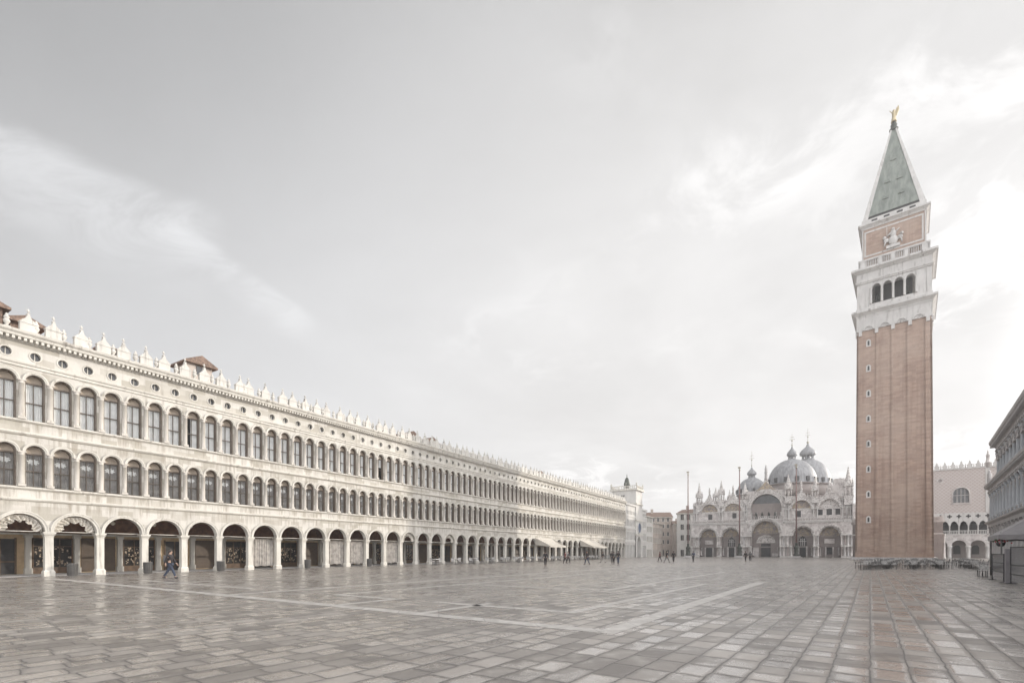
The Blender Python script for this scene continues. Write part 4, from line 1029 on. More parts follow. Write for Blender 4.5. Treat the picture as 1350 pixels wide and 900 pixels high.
# four bronze horses on the terrace
def skin(name, V, E, Rr, mt, parent=None, sub=1, root=0):
    me = bpy.data.meshes.new(name); me.from_pydata(V, E, []); me.materials.append(mt)
    o = put(name, me, parent); o.modifiers.new('skin', 'SKIN').use_smooth_shade = True
    sv = me.skin_vertices[0].data
    for k, r in enumerate(Rr): sv[k].radius = r if isinstance(r, tuple) else (r, r); sv[k].use_root = (k == root)
    if sub: m = o.modifiers.new('sub', 'SUBSURF'); m.levels = sub; m.render_levels = sub
    return o
HV = [(0,0,1.15),(.45,0,1.2),(-.5,0,1.2),(.75,0,1.6),(.9,0,1.95),(1.25,0,1.75),(.5,.18,.65),(.5,.18,.05),(.75,-.18,.85),(.85,-.18,.5),(-.5,.18,.7),(-.55,.18,.05),(-.65,-.18,.7),(-.5,-.18,.05),(-.85,0,1.0),(-.9,0,.5),(-.62,.18,.42),(-.78,-.18,.42)]
HE = [(0,1),(0,2),(1,3),(3,4),(4,5),(1,6),(6,7),(1,8),(8,9),(2,10),(10,16),(16,11),(2,12),(12,17),(17,13),(2,14),(14,15)]
HR = [.30,.28,.30,.18,.14,.08,.10,.06,.10,.06,.13,.06,.13,.06,.07,.04,.07,.07]
hw_ = BO+Vector((VD.y,-VD.x,0))*0
for k, xx in enumerate((-2.7, -.95, .95, 2.7)):
    h = skin('bronze_horse', HV, HE, HR, M_BRONZE)
    h.location = BO+Vector((VD.y,-VD.x,0))*xx+VD*1.2+Vector((0,0,12.12)); h.rotation_euler = (0,0,atan2(-VD.y,-VD.x))
    tag(h, f'bronze horse on the terrace over the main portal, {ordw(k)} of four from the left', 'statue', 'bronze horses over the main portal')
    h.scale = (1.15,)*3
# ------------------------------------------------------------------ flagpoles
for u, hgt, lb in ((-19.7,26.2,'leftmost of three tall red flagpoles before the basilica'),(-5.4,26.3,'middle red flagpole standing left of the basilica main portal'),(8.8,25.8,'rightmost of three tall red flagpoles before the basilica')):
    p = BO+Vector((VD.y,-VD.x,0))*u-VD*20
    t = thing('flagpole', lb, 'flagpole', p, ANG_B, 'flagpoles before the basilica')
    MB().box(-1.3,1.3,-1.3,1.3,0,.25).box(-1.0,1.0,-1.0,1.0,.25,.55).build('step', M_GREYST, t)
    MB().lathe([(.75,.55),(.8,.9),(.55,1.2),(.62,1.8),(.5,2.4),(.7,2.8),(.62,3.0),(.35,3.3),(.3,3.8),(.38,3.95),(.2,4.2)],14).build('pedestal', M_BRONZE, t)
    MB().tube((0,0,4.2),(0,0,hgt-1.1),.20,.12,10).build('pole', M_POLE, t)
    MB().ball((0,0,hgt-1.0),.26,n=10).tube((0,0,hgt-.8),(0,0,hgt-.45),.08,.2,6).box(-.42,.30,-.10,.10,hgt-.5,hgt-.05).build('finial', M_GILT, t)

# ------------------------------------------------------------------ houses round the north-east corner
def palazzo(name, label, cat, loc, rz, w_, d_, h_, rows, cols, wm, roof=1.6, win=(.5, 1.7), tall=None, kind='rect', pane=None, group=None, x0=0.8):
    t = thing(name, label, cat, loc, rz, group); b = MB(); step = (w_-2*x0)/cols; zs = [0]+rows[1:]+[h_]
    b.face([(0,0,0),(x0,0,0),(x0,0,h_),(0,0,h_)]); b.face([(w_-x0,0,0),(w_,0,0),(w_,0,h_),(w_-x0,0,h_)])
    for r, z in enumerate(rows):
        for c in range(cols):
            zb = z+(.9 if r else .1); b.strip(x0+c*step, x0+(c+1)*step, zs[r], zs[r+1], 0, .35, x0+(c+.5)*step, win[0], zb, zb+win[1] if r else zb+2.3, kind, 0, 8)
    b.face([(0,0,0),(0,d_,0),(0,d_,h_),(0,0,h_)]); b.face([(w_,0,0),(w_,d_,0),(w_,d_,h_),(w_,0,h_)]); b.face([(0,d_,0),(w_,d_,0),(w_,d_,h_),(0,d_,h_)])
    b.build('wall', wm, t)
    for r, z in enumerate(rows):
        for c in range(cols):
            zb = z+(.9 if r else .1); x = x0+(c+.5)*step; zt = (zb+win[1] if r else zb+2.3)+(win[0] if kind == 'round' else 0)
            wn = MB().box(x-win[0]-.05,x+win[0]+.05,.30,.36,zb-.05,zt+.05).build('window', pane or M_GLASSO, t)
            f = MB(); f.box(x-win[0]-.14,x-win[0],-.06,.0,zb-.02,zt); f.box(x+win[0],x+win[0]+.14,-.06,0,zb-.02,zt); f.box(x-win[0]-.2,x+win[0]+.2,-.12,0,zb-.16,zb-.02); f.box(x-.03,x+.03,.24,.30,zb,zt)
            f.build('frame', M_TRIM, wn)
    cn = MB().profile([(0,h_-.35),(-.25,h_-.2),(-.4,h_),(-.4,h_+.12),(.3,h_+.12),(.3,h_-.35)], -.2, w_+.2); cn.build('cornice', M_TRIM, t)
    if roof:
        r_ = MB().profile([(-.3,h_+.12),(d_/2,h_+roof),(d_+.3,h_+.12)], -.25, w_+.25).build('roof', M_TILE, t)
        MB().box(w_*.3,w_*.3+.9,d_*.35,d_*.35+.9,h_,h_+roof+1.2).build('chimney', M_HOUSE, r_)
    return t
M_PALE = stone('pale_plaster', (.60, .58, .55), dirt=(.32, .30, .28), amt=.5)
ct = thing('clock_tower', 'pale stone clock tower with a bell on its roof beyond the long palace', 'clock tower', vw(120.45, 0), ANG_V)
b = MB()
for x0, x1, h_ in ((0, 9.6, 15.2), (16.1, 21.6, 14.6)):
    n = int(round((x1-x0)/1.35)); s_ = (x1-x0)/n
    for z0, z1, kind, hw, zb, zs in ((0,4.4,'rect',.42,0,3.7),(4.4,8.4,'rect',.36,5.2,7.5),(8.4,12.0,'rect',.36,9.2,11.2),(12.0,h_,'rect',.30,12.6,13.7)):
        for k in range(n): b.strip(x0+k*s_, x0+(k+1)*s_, z0, z1, 0, .4, x0+(k+.5)*s_, hw, zb, zs, kind, 0, 8)
    b.face([(x0,.4,0),(x1,.4,0),(x1,.4,h_),(x0,.4,h_)], 1); b.box(x0, x1, .42, 9, 0, h_); b.box(x0-.1, x1+.1, -.3, .1, h_, h_+.5); b.box(x0, x1, -.18, 0, 4.35, 4.6); b.box(x0, x1, -.18, 0, 8.3, 8.6); b.box(x0, x1, -.14, 0, 11.9, 12.15)
b.build('wing', [M_PALE, M_GLASSO], ct)
tb = MB(); T0, T1 = 9.6, 16.1
tb.strip(T0, T1, 0, 6.6, -.25, 2, 12.85, 1.9, 0, 4.4, 'round', 0, 14); tb.box(T0, T1, 2.0, 7.4, 0, 20.4); tb.box(T0,T1,-.25,2.0,6.6,20.4)
tb.build('tower_shaft', M_PALE, ct)
tc = MB()
for z in (6.6, 11.0, 16.0): tc.box(T0-.25, T1+.25, -.5, 7.65, z, z+.45)
tc.box(T0-.5, T1+.5, -.75, 7.9, 20.3, 20.9)
for x0, x1, y0, y1 in ((T0-.3,T1+.3,-.55,-.35),(T0-.3,T1+.3,7.5,7.7),(T0-.3,T0-.1,-.3,7.5),(T1+.1,T1+.3,-.3,7.5)): tc.box(x0,x1,y0,y1,21.6,21.8)
k = 0
for q in range(14): x = T0-.2+q*(T1-T0+.4)/13; tc.box(x-.09,x+.09,-.53,-.37,20.9,21.6); tc.box(x-.09,x+.09,7.52,7.68,20.9,21.6)
for q in range(1, 14): y = -.4+q*8/14; tc.box(T0-.28,T0-.12,y-.09,y+.09,20.9,21.6)
for x, y in ((T0,-.4),(T1,-.4),(T0,7.5),(T1,7.5)): tc.lathe([(.25,21.6),(.2,22),(.3,22.3),(.05,22.7)],6,(x,y,0))
tc.build('cornice', M_TRIM, ct)
ck = MB(); ck.arch(12.85, 9.0, 1.5, 1.9, -.45, -.25, 24, 0, 0, 2*pi); ck.build('clock_rim', M_WHITE, ct)
ck = MB(); ck.face([(12.85+1.5*cos(2*pi*k/24), -.35, 9.0+1.5*sin(2*pi*k/24)) for k in range(24)]); ck.box(12.80,12.90,-.40,-.36,9.0,10.2); ck.build('clock_face', plain('clock_blue', (.06,.09,.16), .4), ct)
wd = MB(); wd.box(T0-.06, T0+.05, 3.2, 4.4, 17.6, 19.0); wd.build('window', M_DARK, ct)
MB().lathe([(1.0,20.9),(.9,21.4),(.35,21.5),(.3,22.3),(1.0,22.4),(.95,22.7),(.75,23.5),(.62,24.2),(.3,24.7),(.1,24.9),(.12,25.3),(.03,25.9)],14,(12.85,3.6,0)).build('bell', M_BRONZE, ct)
fg = MB()
for s in (-1, 1):
    x = 12.85+s*1.7; fg.lathe([(.3,20.9),(.22,21.5),(.34,22.3),(.38,22.9),(.16,23.2)],8,(x,3.6,0)); fg.ball((x,3.6,23.45),.2,n=8); fg.tube((x,3.6,22.9),(x-s*.9,3.4,23.1),.12,.08,6)
fg.build('bell_striker', M_BRONZE, ct)
palazzo('corner_house', 'narrow pale house beside the clock tower, with tall white framed windows', 'house', vw(142.3, .2), ANG_V, 8.4, 9, 13.2, [0, 4.2, 7.4, 10.4], 4, M_PALE, 1.4)
palazzo('row_house', 'low pinkish house with close set windows between corner house and the lane', 'house', vw(150.9, .8), ANG_V, 15.5, 9, 11.6, [0, 3.8, 7.4], 9, M_HOUSE, 1.6, (.45, 1.9))
palazzo('tall_house', 'tall brown house with tiled roof and chimney rising behind the pale row', 'house', (53.6, 197, 0), radians(-6), 11.2, 10, 15.6, [0, 4, 7.2, 10.4, 13], 5, M_HOUSE, 2.4, (.45, 1.5))
palazzo('lane_house', 'dark narrow house at the mouth of the lane beside the basilica', 'house', (62.6, 188, 0), radians(-14), 5.6, 12, 12.4, [0, 4, 7.2, 9.6], 3, M_HOUSE, 1.6, (.4, 1.4))
palazzo('bishops_palace', 'pale grey palace with brown roof joined to the left end of the basilica', 'palace', BO+Vector((VD.y,-VD.x,0))*-28.2+VD*3.6, ANG_B, 5.7, 20, 15.2, [0, 4.8, 8.6, 12.0], 2, M_PALE, 2.2, (.55, 1.9), pane=M_DARK)
palazzo('far_house', 'plain pale house seen in the gap between the basilica and the lane', 'house', (66, 205, 0), radians(-20), 9, 9, 13, [0, 4, 7.2, 10], 4, M_HOUSE, 1.6, (.45, 1.5))

# ------------------------------------------------------------------ gothic palace right of the tower
DO = Vector((123.5, 134, 0))
dg = thing('gothic_palace', 'pink diaper patterned gothic palace with white pointed arcades between tower and right palace', 'palace', DO, ANG_T)
b = MB(); GX = [-3.85*k-.1 for k in range(-2, 5)]
for gx in GX: b.strip(gx-1.925, gx+1.925, 0, 6.3, 0, .9, gx, 1.5, 0, 3.35, 'round', 0, 14)
b.build('lower_arcade', M_MARBLE, dg)
xl, xr = GX[-1]-1.925, GX[0]+1.925
b = MB(); b.face([(xl,4.0,0),(xr,4.0,0),(xr,4.0,6.3),(xl,4.0,6.3)]); b.face([(xl,3.5,6.4),(xr,3.5,6.4),(xr,3.5,12.4),(xl,3.5,12.4)], 1); b.face([(xl,0.9,6.25),(xr,.9,6.25),(xr,4,6.25),(xl,4,6.25)])  # loggia back wall coloured near black for the shade inside
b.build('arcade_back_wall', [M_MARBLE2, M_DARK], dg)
for gx in GX: MB().prism([(gx-.75,1.0),(gx+.75,1.0),(gx+.75,2.9),(gx+.4,3.5),(gx-.4,3.5),(gx-.75,2.9)],3.85,3.98).build('window', M_DARK, dg)
for k in range(len(GX)+1):
    x = GX[0]+1.925-3.85*k; MB().lathe([(.5,0),(.42,.2),(.40,2.4),(.45,2.5),(.62,3.1),(.62,3.3)],12,(x,.2,0)).build('pillar', M_WHITE, dg)
b = MB(); b.box(xl, xr, -.25, 3.5, 6.3, 6.6); b.box(xl, xr, -.2, -.02, 7.4, 7.55)
n = int((xr-xl)/.32)
for k in range(n): b.box(xl+k*.32+.1, xl+k*.32+.22, -.16, -.06, 6.6, 7.4)
b.build('balustrade', M_WHITE, dg)
b = MB(); nl = len(GX)*2
for k in range(nl):
    x = xl+1.925/2+k*1.925; b.strip(x-.9625, x+.9625, 9.2, 10.95, 0, .45, x, .70, 9.2, 9.2, 'pointed', 0, 12)
b.face([(xl,0,10.95),(xr,0,10.95),(xr,0,12.4),(xl,0,12.4)])
b.build('loggia_tracery', M_WHITE, dg)
for k in range(nl+1):
    x = xl+k*1.925; MB().lathe([(.22,6.6),(.15,6.8),(.14,8.7),(.26,9.1),(.27,9.2)],8,(x,.15,0)).build('loggia_column', M_WHITE, dg)
    b = MB(); z = 11.45; b.box(x-.50,x+.50,-.03,0,z-.17,z+.17); b.box(x-.17,x+.17,-.035,-.005,z-.5,z+.5); b.build('quatrefoil', M_DARK, dg)
b = MB(); wx = .35
b.face([(xl,0,12.4),(wx-2.4,0,12.4),(wx-2.4,0,24.4),(xl,0,24.4)]); b.face([(wx+2.4,0,12.4),(xr,0,12.4),(xr,0,24.4),(wx+2.4,0,24.4)])
b.strip(wx-2.4, wx+2.4, 12.4, 24.4, 0, .6, wx, 1.62, 15.2, 17.7, 'round', 0, 16)
b.box(xl, xr, .7, 14, 12.4, 24.4); b.build('wall', M_DIAPER, dg)
b = MB(); b.box(wx-1.7, wx+1.7, .45, .55, 15.1, 19.5); gwo = b.build('great_window', M_GLASSO, dg)
b = MB(); b.arch(wx, 17.7, 1.62, 1.85, -.12, 0, 16)
for x in (-1.75, 1.75): b.box(wx+x-.12, wx+x+.12, -.12, 0, 15.0, 17.7)
b.box(wx-2, wx+2, -.2, 0, 14.8, 15.05)
for x in (-.8, 0, .8): b.box(wx+x-.06, wx+x+.06, .3, .44, 15.1, 19.0)
b.box(wx-1.62,wx+1.62,.3,.44,17.2,17.35)
b.build('frame', M_MARBLE, gwo)
b = MB(); b.arch(-4.0, 21.6, .45, .75, -.1, 0, 18, 0, 0, 2*pi); b.face([(-4.0+.45*cos(2*pi*k/18), -.03, 21.6+.45*sin(2*pi*k/18)) for k in range(18)], 1); b.build('roundel', [M_MARBLE, M_MARBLE2], dg)
MB().box(xl, xr, -.2, .5, 24.4, 24.75).build('cornice', M_WHITE, dg)
cr_me = MB().prism([(-.62,24.75),(.62,24.75),(.45,25.15),(.62,25.5),(.30,25.75),(.20,26.2),(0,26.75),(-.20,26.2),(-.30,25.75),(-.62,25.5),(-.45,25.15)], -.1, .15).mesh('crest_merlon', M_WHITE)
sp_me = MB().lathe([(.16,24.75),(.10,25.2),(.15,25.3),(.03,25.9)],6).mesh('crest_spike', M_WHITE)
k = 0; x = xl+.8
while x < xr-.5: put('crest_merlon', cr_me, dg, (x, 0, 0)); put('crest_spike', sp_me, dg, (x+.85, .05, 0)); x += 1.7
MB().lathe([(.5,24.4),(.5,25.6),(.65,25.7),(.45,25.9),(.35,27.3),(.5,27.45),(.2,28.2),(.25,28.4),(.03,29.2)],8,(5.7,.1,0)).build('corner_pinnacle', M_MARBLE, dg)
b = MB(); b.prism([(5.2,12.4),(6.1,12.4),(6.1,24.4),(5.2,24.4)], -.12, -.0); b.build('corner_strip', M_WHITE, dg)

# ------------------------------------------------------------------ long palace on the right
NO = Vector((79.55, 79.2, 0)); NB2 = 30; BN = 3.4
nv = thing('columned_palace', 'tall grey classical palace with tiers of columns running along the right edge', 'palace', NO, ANG_N)
XN1 = NB2*BN; XL = -10.2
b = MB()
for k in range(-3, NB2):
    x = k*BN
    b.strip(x, x+BN, 0, 6.2, 0, .9, x+BN/2, 1.15, 0, 3.9, 'round', 0, 12)
    b.strip(x, x+BN, 6.9, 12.3, 0, .6, x+BN/2, .85, 7.8, 10.3, 'round', 0, 10)
    if k >= 0: b.strip(x, x+BN, 13.7, 18.3, 0, .6, x+BN/2, .75, 14.3, 16.4, 'rect', 0, 10)
b.face([(XL,0,6.2),(XN1,0,6.2),(XN1,0,6.9),(XL,0,6.9)]); b.face([(XL,0,12.3),(XN1,0,12.3),(XN1,0,13.7),(XL,0,13.7)]); b.face([(0,0,18.3),(XN1,0,18.3),(XN1,0,19.3),(0,0,19.3)])
b.face([(0,0,13.6),(0,14,13.6),(0,14,19.3),(0,0,19.3)]); b.face([(XL,0,0),(XL,14,0),(XL,14,13.7),(XL,0,13.7)]); b.face([(XN1,0,0),(XN1,14,0),(XN1,14,19.3),(XN1,0,19.3)])
b.face([(XL,14,0),(XN1,14,0),(XN1,14,13.7),(XL,14,13.7)]); b.face([(0,14,13.7),(XN1,14,13.7),(XN1,14,19.3),(0,14,19.3)])
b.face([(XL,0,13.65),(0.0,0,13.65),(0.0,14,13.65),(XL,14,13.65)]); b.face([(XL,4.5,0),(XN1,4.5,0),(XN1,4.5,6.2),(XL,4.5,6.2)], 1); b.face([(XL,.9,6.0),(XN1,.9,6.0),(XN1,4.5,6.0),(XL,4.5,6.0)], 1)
b.build('wall', [M_GREYST, M_DARK], nv)
M_COOL = stone('cool_column', (.50, .52, .55), dirt=(.25, .25, .26), amt=.5)
lo = MB().lathe([(.42,0),(.42,.3),(.32,.4),(.29,5.2),(.36,5.4),(.44,5.75)],10,(0,-.05,0)); lo.box(-.48,.48,-.52,.1,5.75,6.0); lo_me = lo.mesh('ground_column', M_GREYST)
mi_ = MB().lathe([(.36,7.75),(.36,7.95),(.27,8.05),(.24,11.3),(.30,11.4),(.40,11.75)],10,(0,-.10,0)); mi_.box(-.42,.42,-.52,.05,6.95,7.75); mi_.box(-.42,.42,-.5,.05,11.75,11.95); mi_me = mi_.mesh('column', M_COOL)
up_ = MB().lathe([(.32,14.35),(.32,14.55),(.25,14.65),(.22,17.1),(.28,17.2),(.40,17.6)],10,(0,-.10,0)); up_.box(-.38,.38,-.48,.05,13.75,14.35); up_.box(-.42,.42,-.5,.05,17.6,17.8); up_me = up_.mesh('column', M_COOL)
for k in range(-3, NB2+1):
    put('ground_column', lo_me, nv, (k*BN, 0, 0)); put('column', mi_me, nv, (k*BN, 0, 0))
    if k >= 0: put('column', up_me, nv, (k*BN, 0, 0))
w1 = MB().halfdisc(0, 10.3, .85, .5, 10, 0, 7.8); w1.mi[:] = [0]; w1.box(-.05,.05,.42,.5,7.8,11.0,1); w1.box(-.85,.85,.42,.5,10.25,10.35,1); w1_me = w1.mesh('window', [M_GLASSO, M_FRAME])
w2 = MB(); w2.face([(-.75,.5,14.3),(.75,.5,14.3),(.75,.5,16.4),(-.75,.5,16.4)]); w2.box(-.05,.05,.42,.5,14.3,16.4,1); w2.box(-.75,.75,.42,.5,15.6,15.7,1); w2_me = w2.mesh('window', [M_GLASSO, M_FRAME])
hd = MB(); hd.prism([(-1.1,16.5),(1.1,16.5),(.75,17.0),(0,17.35),(-.75,17.0)],-.42,-.02); hd.box(-1.15,1.15,-.45,-.02,16.42,16.58)
for s in (-1, 1): hd.ball((s*.55,-.38,17.15),.22,n=7,sx=1.5); hd.ball((s*.2,-.40,17.42),.15,n=7); hd.tube((s*.6,-.4,17.1),(s*1.05,-.4,16.75),.12,.08)
hd_me = hd.mesh('carved_pediment', M_GREYST)
hd1 = MB(); hd1.arch(0,10.3,.85,1.08,-.14,-.0,12); hd1.box(-.18,.18,-.28,0,11.0,11.5)
for s in (-1, 1): hd1.ball((s*.85,-.12,11.25),.25,n=7,sx=1.4,sy=.6)
hd1_me = hd1.mesh('window_arch', M_GREYST)
for k in range(-3, NB2):
    x = (k+.5)*BN; o = put('window', w1_me, nv, (x, 0, 0)); put('window_arch', hd1_me, o)
    if k >= 0: o = put('window', w2_me, nv, (x, 0, 0)); put('carved_pediment', hd_me, o)
def ncourse(name, prof, x0, mt=M_GREYST): MB().profile(prof, x0, XN1).build(name, mt, nv)
ncourse('entablature', [(0,6.0),(-.5,6.02),(-.5,6.45),(-.55,6.5),(-.95,6.7),(-1.0,6.92),(0,6.96)], XL-.6)
ncourse('entablature', [(0,11.95),(-.46,11.97),(-.46,12.7),(-.55,12.8),(-1.05,13.15),(-1.1,13.45),(-.1,13.55),(0,13.5)], XL-.6)
ncourse('eave_cornice', [(0,17.8),(-.45,17.82),(-.45,18.5),(-.55,18.6),(-.9,18.9),(-1.25,19.15),(-1.3,19.55),(0,19.8),(13.5,19.8),(13.5,19.5),(0,19.2)], -.05)
rnd = random.Random(4)
for x0, x1, zc, zm, xm, mb_ in ((.2, 45, 18.15, (18.65, 18.95), -.05, -1.15), (XL, 45, 12.32, (12.85, 13.1), XL-.4, -.98)):
    fz = MB(); x = x0
    while x < x1: fz.ball((x, -.5, zc+rnd.uniform(-.1,.1)), rnd.uniform(.16,.28), n=6, sx=1.5, sy=.5); x += .57
    x = xm
    while x < 60: fz.box(x, x+.29, mb_, -.5, *zm); x += .63
    fz.build('carved_frieze', M_GREYST, nv)
bu = MB(); x = XL
bu.box(XL, XN1, -.42, -.2, 7.55, 7.72)
x = XL
while x < 50: bu.box(x+.08, x+.2, -.38, -.24, 6.96, 7.55); x += .3
bu.build('balustrade', M_GREYST, nv)
MB().lathe([(.35,13.5),(.3,14.0),(.38,14.4),(.3,15.1),(.35,15.5),(.15,15.8),(.2,16.0),(.05,16.3)],8,(XL+.6,-.4,0)).build('roof_statue', M_GREYST, nv)
def nw(x, y, z=0.): p = NO-NU*x+Vector((NU.y,-NU.x,0))*y; return Vector((p.x, p.y, z))

# ------------------------------------------------------------------ cafe furniture
ch = MB()
for sx in (-1, 1):
    for sy in (-1, 1): ch.tube((sx*.20,sy*.20,.0),(sx*.19,sy*.18,.45),.014,n=5,m=1)
    ch.tube((sx*.19,.18,.44),(sx*.20,.26,.86),.015,n=5,m=1); ch.tube((sx*.21,-.18,.64),(sx*.21,.20,.66),.015,n=5,m=1); ch.tube((sx*.20,-.19,.44),(sx*.21,-.18,.64),.012,n=5,m=1)
ch.box(-.22,.22,-.21,.20,.43,.47); ch.box(-.20,.20,.225,.25,.52,.87); ch.tube((-.20,.26,.87),(.20,.26,.87),.018,n=5,m=1)
ch_me = ch.mesh('cafe_chair', [M_CHAIR, M_CHAIRF])
tb_ = MB().box(-.36,.36,-.36,.36,.72,.75); tb_.tube((0,0,.03),(0,0,.72),.035,n=8,m=1); tb_.box(-.25,.25,-.04,.04,0,.03,1); tb_.box(-.04,.04,-.25,.25,.001,.031,1)
tb_me = tb_.mesh('cafe_table', [M_TABLE, M_CHAIRF])
ROWS = ((33.6, 46.0, 'leftmost'), (36.2, 47.0, 'second'), (38.9, 47.0, 'middle'), (41.6, 47.2, 'fourth'), (44.4, 46.6, 'rightmost'))
aN = atan2(NU.y, NU.x)
for X, Y, rw in ROWS:
    nm = {'second': 'second row from left', 'fourth': 'fourth row from left'}.get(rw, rw+' row')
    for k in range(8):
        p = Vector((X, Y, 0))+NU*(k*2.35)+Vector((NU.y,-NU.x,0))*R_.uniform(-.12,.12); a = aN+R_.uniform(-.1, .1)
        o = put('cafe_table', tb_me, None, p, a); tag(o, f'{ordw(k)} cafe table from the front, {nm} before the brick tower', 'table', 'cafe tables before the brick tower')
        for q, (cx, cy, cr_, wd) in enumerate(((-.62,0,pi/2,'front'),(.62,0,-pi/2,'rear'),(0,-.62,pi,'right'),(0,.62,0,'left'))):
            c = p+Vector((cos(a)*cx-sin(a)*cy, sin(a)*cx+cos(a)*cy, 0))
            o = put('cafe_chair', ch_me, None, c, a+cr_+R_.uniform(-.18,.18)); tag(o, f'grey chair, {wd} side of {ordw(k)} table, {nm} before the tower', 'chair', 'cafe chairs before the brick tower')
for k in range(34):
    x = 31.5+k*2.05; y = -3.4 if k % 2 else -5.0
    p = Vector(vw(x, y)); o = put('cafe_table', tb_me, None, p, ANG_V+R_.uniform(-.2,.2)); tag(o, f'{ordw(k)} small cafe table from the left along the left arcade', 'table', 'cafe tables along the left arcade')
    for cx, wd in ((-.62, 'left'), (.62, 'right')):
        c = Vector(vw(x+cx, y+R_.uniform(-.1,.1))); o = put('cafe_chair', ch_me, None, c, ANG_V+(pi/2 if cx < 0 else -pi/2)+R_.uniform(-.3,.3))
        tag(o, f'cafe chair at the {wd} of the {ordw(k)} table along the left arcade', 'chair', 'cafe chairs along the left arcade')
# marquee and screens of the right hand cafe
aNu = aN
cp = thing('cafe_canopy', 'grey canvas canopy on posts over the fenced cafe at the right edge', 'canopy', (34.3, 30.4, 0), aNu)
b = MB(); h0, h1 = 2.72, 5.1; Wc = 3.0
for k in range(4):
    c0 = [(-Wc,-Wc),(Wc,-Wc),(Wc,Wc),(-Wc,Wc)]; (xa, ya), (xb, yb2) = c0[k], c0[(k+1) % 4]
    n = 8
    for j in range(n):
        f = lambda t: (xa+(xb-xa)*t, ya+(yb2-ya)*t)
        (x0, y0), (x1, y1) = f(j/n), f((j+1)/n)
        mid0 = (x0*.5, y0*.5, (h0+h1)/2-.12); mid1 = (x1*.5, y1*.5, (h0+h1)/2-.12)
        b.face([(x0,y0,h0),(x1,y1,h0),mid1,mid0]); b.face([mid0, mid1, (0,0,h1)])
        b.face([(x0,y0,h0),(x1,y1,h0),(x1,y1,h0-.28),((x0+x1)/2,(y0+y1)/2,h0-.34),(x0,y0,h0-.28)])
b.build('canvas', M_CANVAS, cp)
for sx in (-1, 1):
    for sy in (-1, 1): MB().tube((sx*2.85,sy*2.85,0),(sx*2.85,sy*2.85,2.75),.045,n=8).build('post', M_CHAIRF, cp)
def barrier(label, p, q, rails, z1):
    p, q = Vector(p), Vector(q); d = q-p; L_ = d.length; t = thing('barrier', label, 'barrier', p, atan2(d.y, d.x), 'glazed barriers round the cafe')
    f = MB()
    for x in (0, L_): f.box(x-.03, x+.03, -.03, .03, 0, z1)
    for z in rails: f.box(.03, L_-.03, -.02, .02, z-.025, z+.025)
    f.box(-.2,.2,-.16,.16,0,.03); f.box(L_-.2,L_+.2,-.16,.16,0,.03); f.build('frame', M_IRON, t)
    MB().box(.04, L_-.04, -.006, .006, .12, z1-.05).build('pane', M_PANEL, t)
M_PANEL = glass('panel_glass', (.20, .20, .21), .1, .6)
barrier('dark framed glazed barrier left of the grey board by the cafe', (28.6, 28.9, 0), (26.45, 26.1, 0), (.55, 1.05, 1.53), 1.56)
barrier('dark framed glazed barrier at the right edge, right of the grey board', (26.0, 25.3, 0), (24.2, 22.6, 0), (.5, .98, 1.9), 1.93)
b = MB(); b.box(-.19,.19,-.05,.05,.06,1.82); b.box(-.25,.25,-.18,.18,0,.06); o = b.build('menu_board', M_BOARD, None, (26.55, 25.9, 0), radians(-20)); tag(o, 'tall blank grey board standing between the two glazed barriers', 'board')
b = MB(); b.lathe([(.12,2.0),(.2,2.1),(.24,2.25)],10); hb = thing('flower_basket', 'hanging basket of red flowers under the grey cafe canopy', 'flower basket', (30.6, 30.4, 0), 0)
b.build('basket', M_IRON, hb); b = MB(); rnd = random.Random(3)
for k in range(26): b.ball((rnd.gauss(0,.16),rnd.gauss(0,.16),2.3+rnd.uniform(-.12,.15)),.045,m=k % 3 == 0,n=5)
b.tube((0,0,2.3),(0,0,2.9),.008,n=4,m=1); b.build('flowers', [M_RED_FL, M_LEAF], hb)
for k, (x, y) in enumerate(((32.0,29.6),(34.2,31.8),(31.4,32.4))):
    o = put('cafe_table', tb_me, None, (x,y,0), aN); tag(o, ('cafe table under the grey canopy nearest the glazed barriers','cafe table under the middle of the grey canopy','cafe table under the far left corner of the grey canopy')[k], 'table', 'cafe tables under the canopy')
    for cx, wd in ((-.6,'front'),(.6,'rear')):
        c = Vector((x,y,0))+NU*cx; o = put('cafe_chair', ch_me, None, c, aN+(pi/2 if cx < 0 else -pi/2)); tag(o, f'{wd} chair at the {("nearest","middle","far left")[k]} table under the grey canopy', 'chair', 'cafe chairs under the canopy')

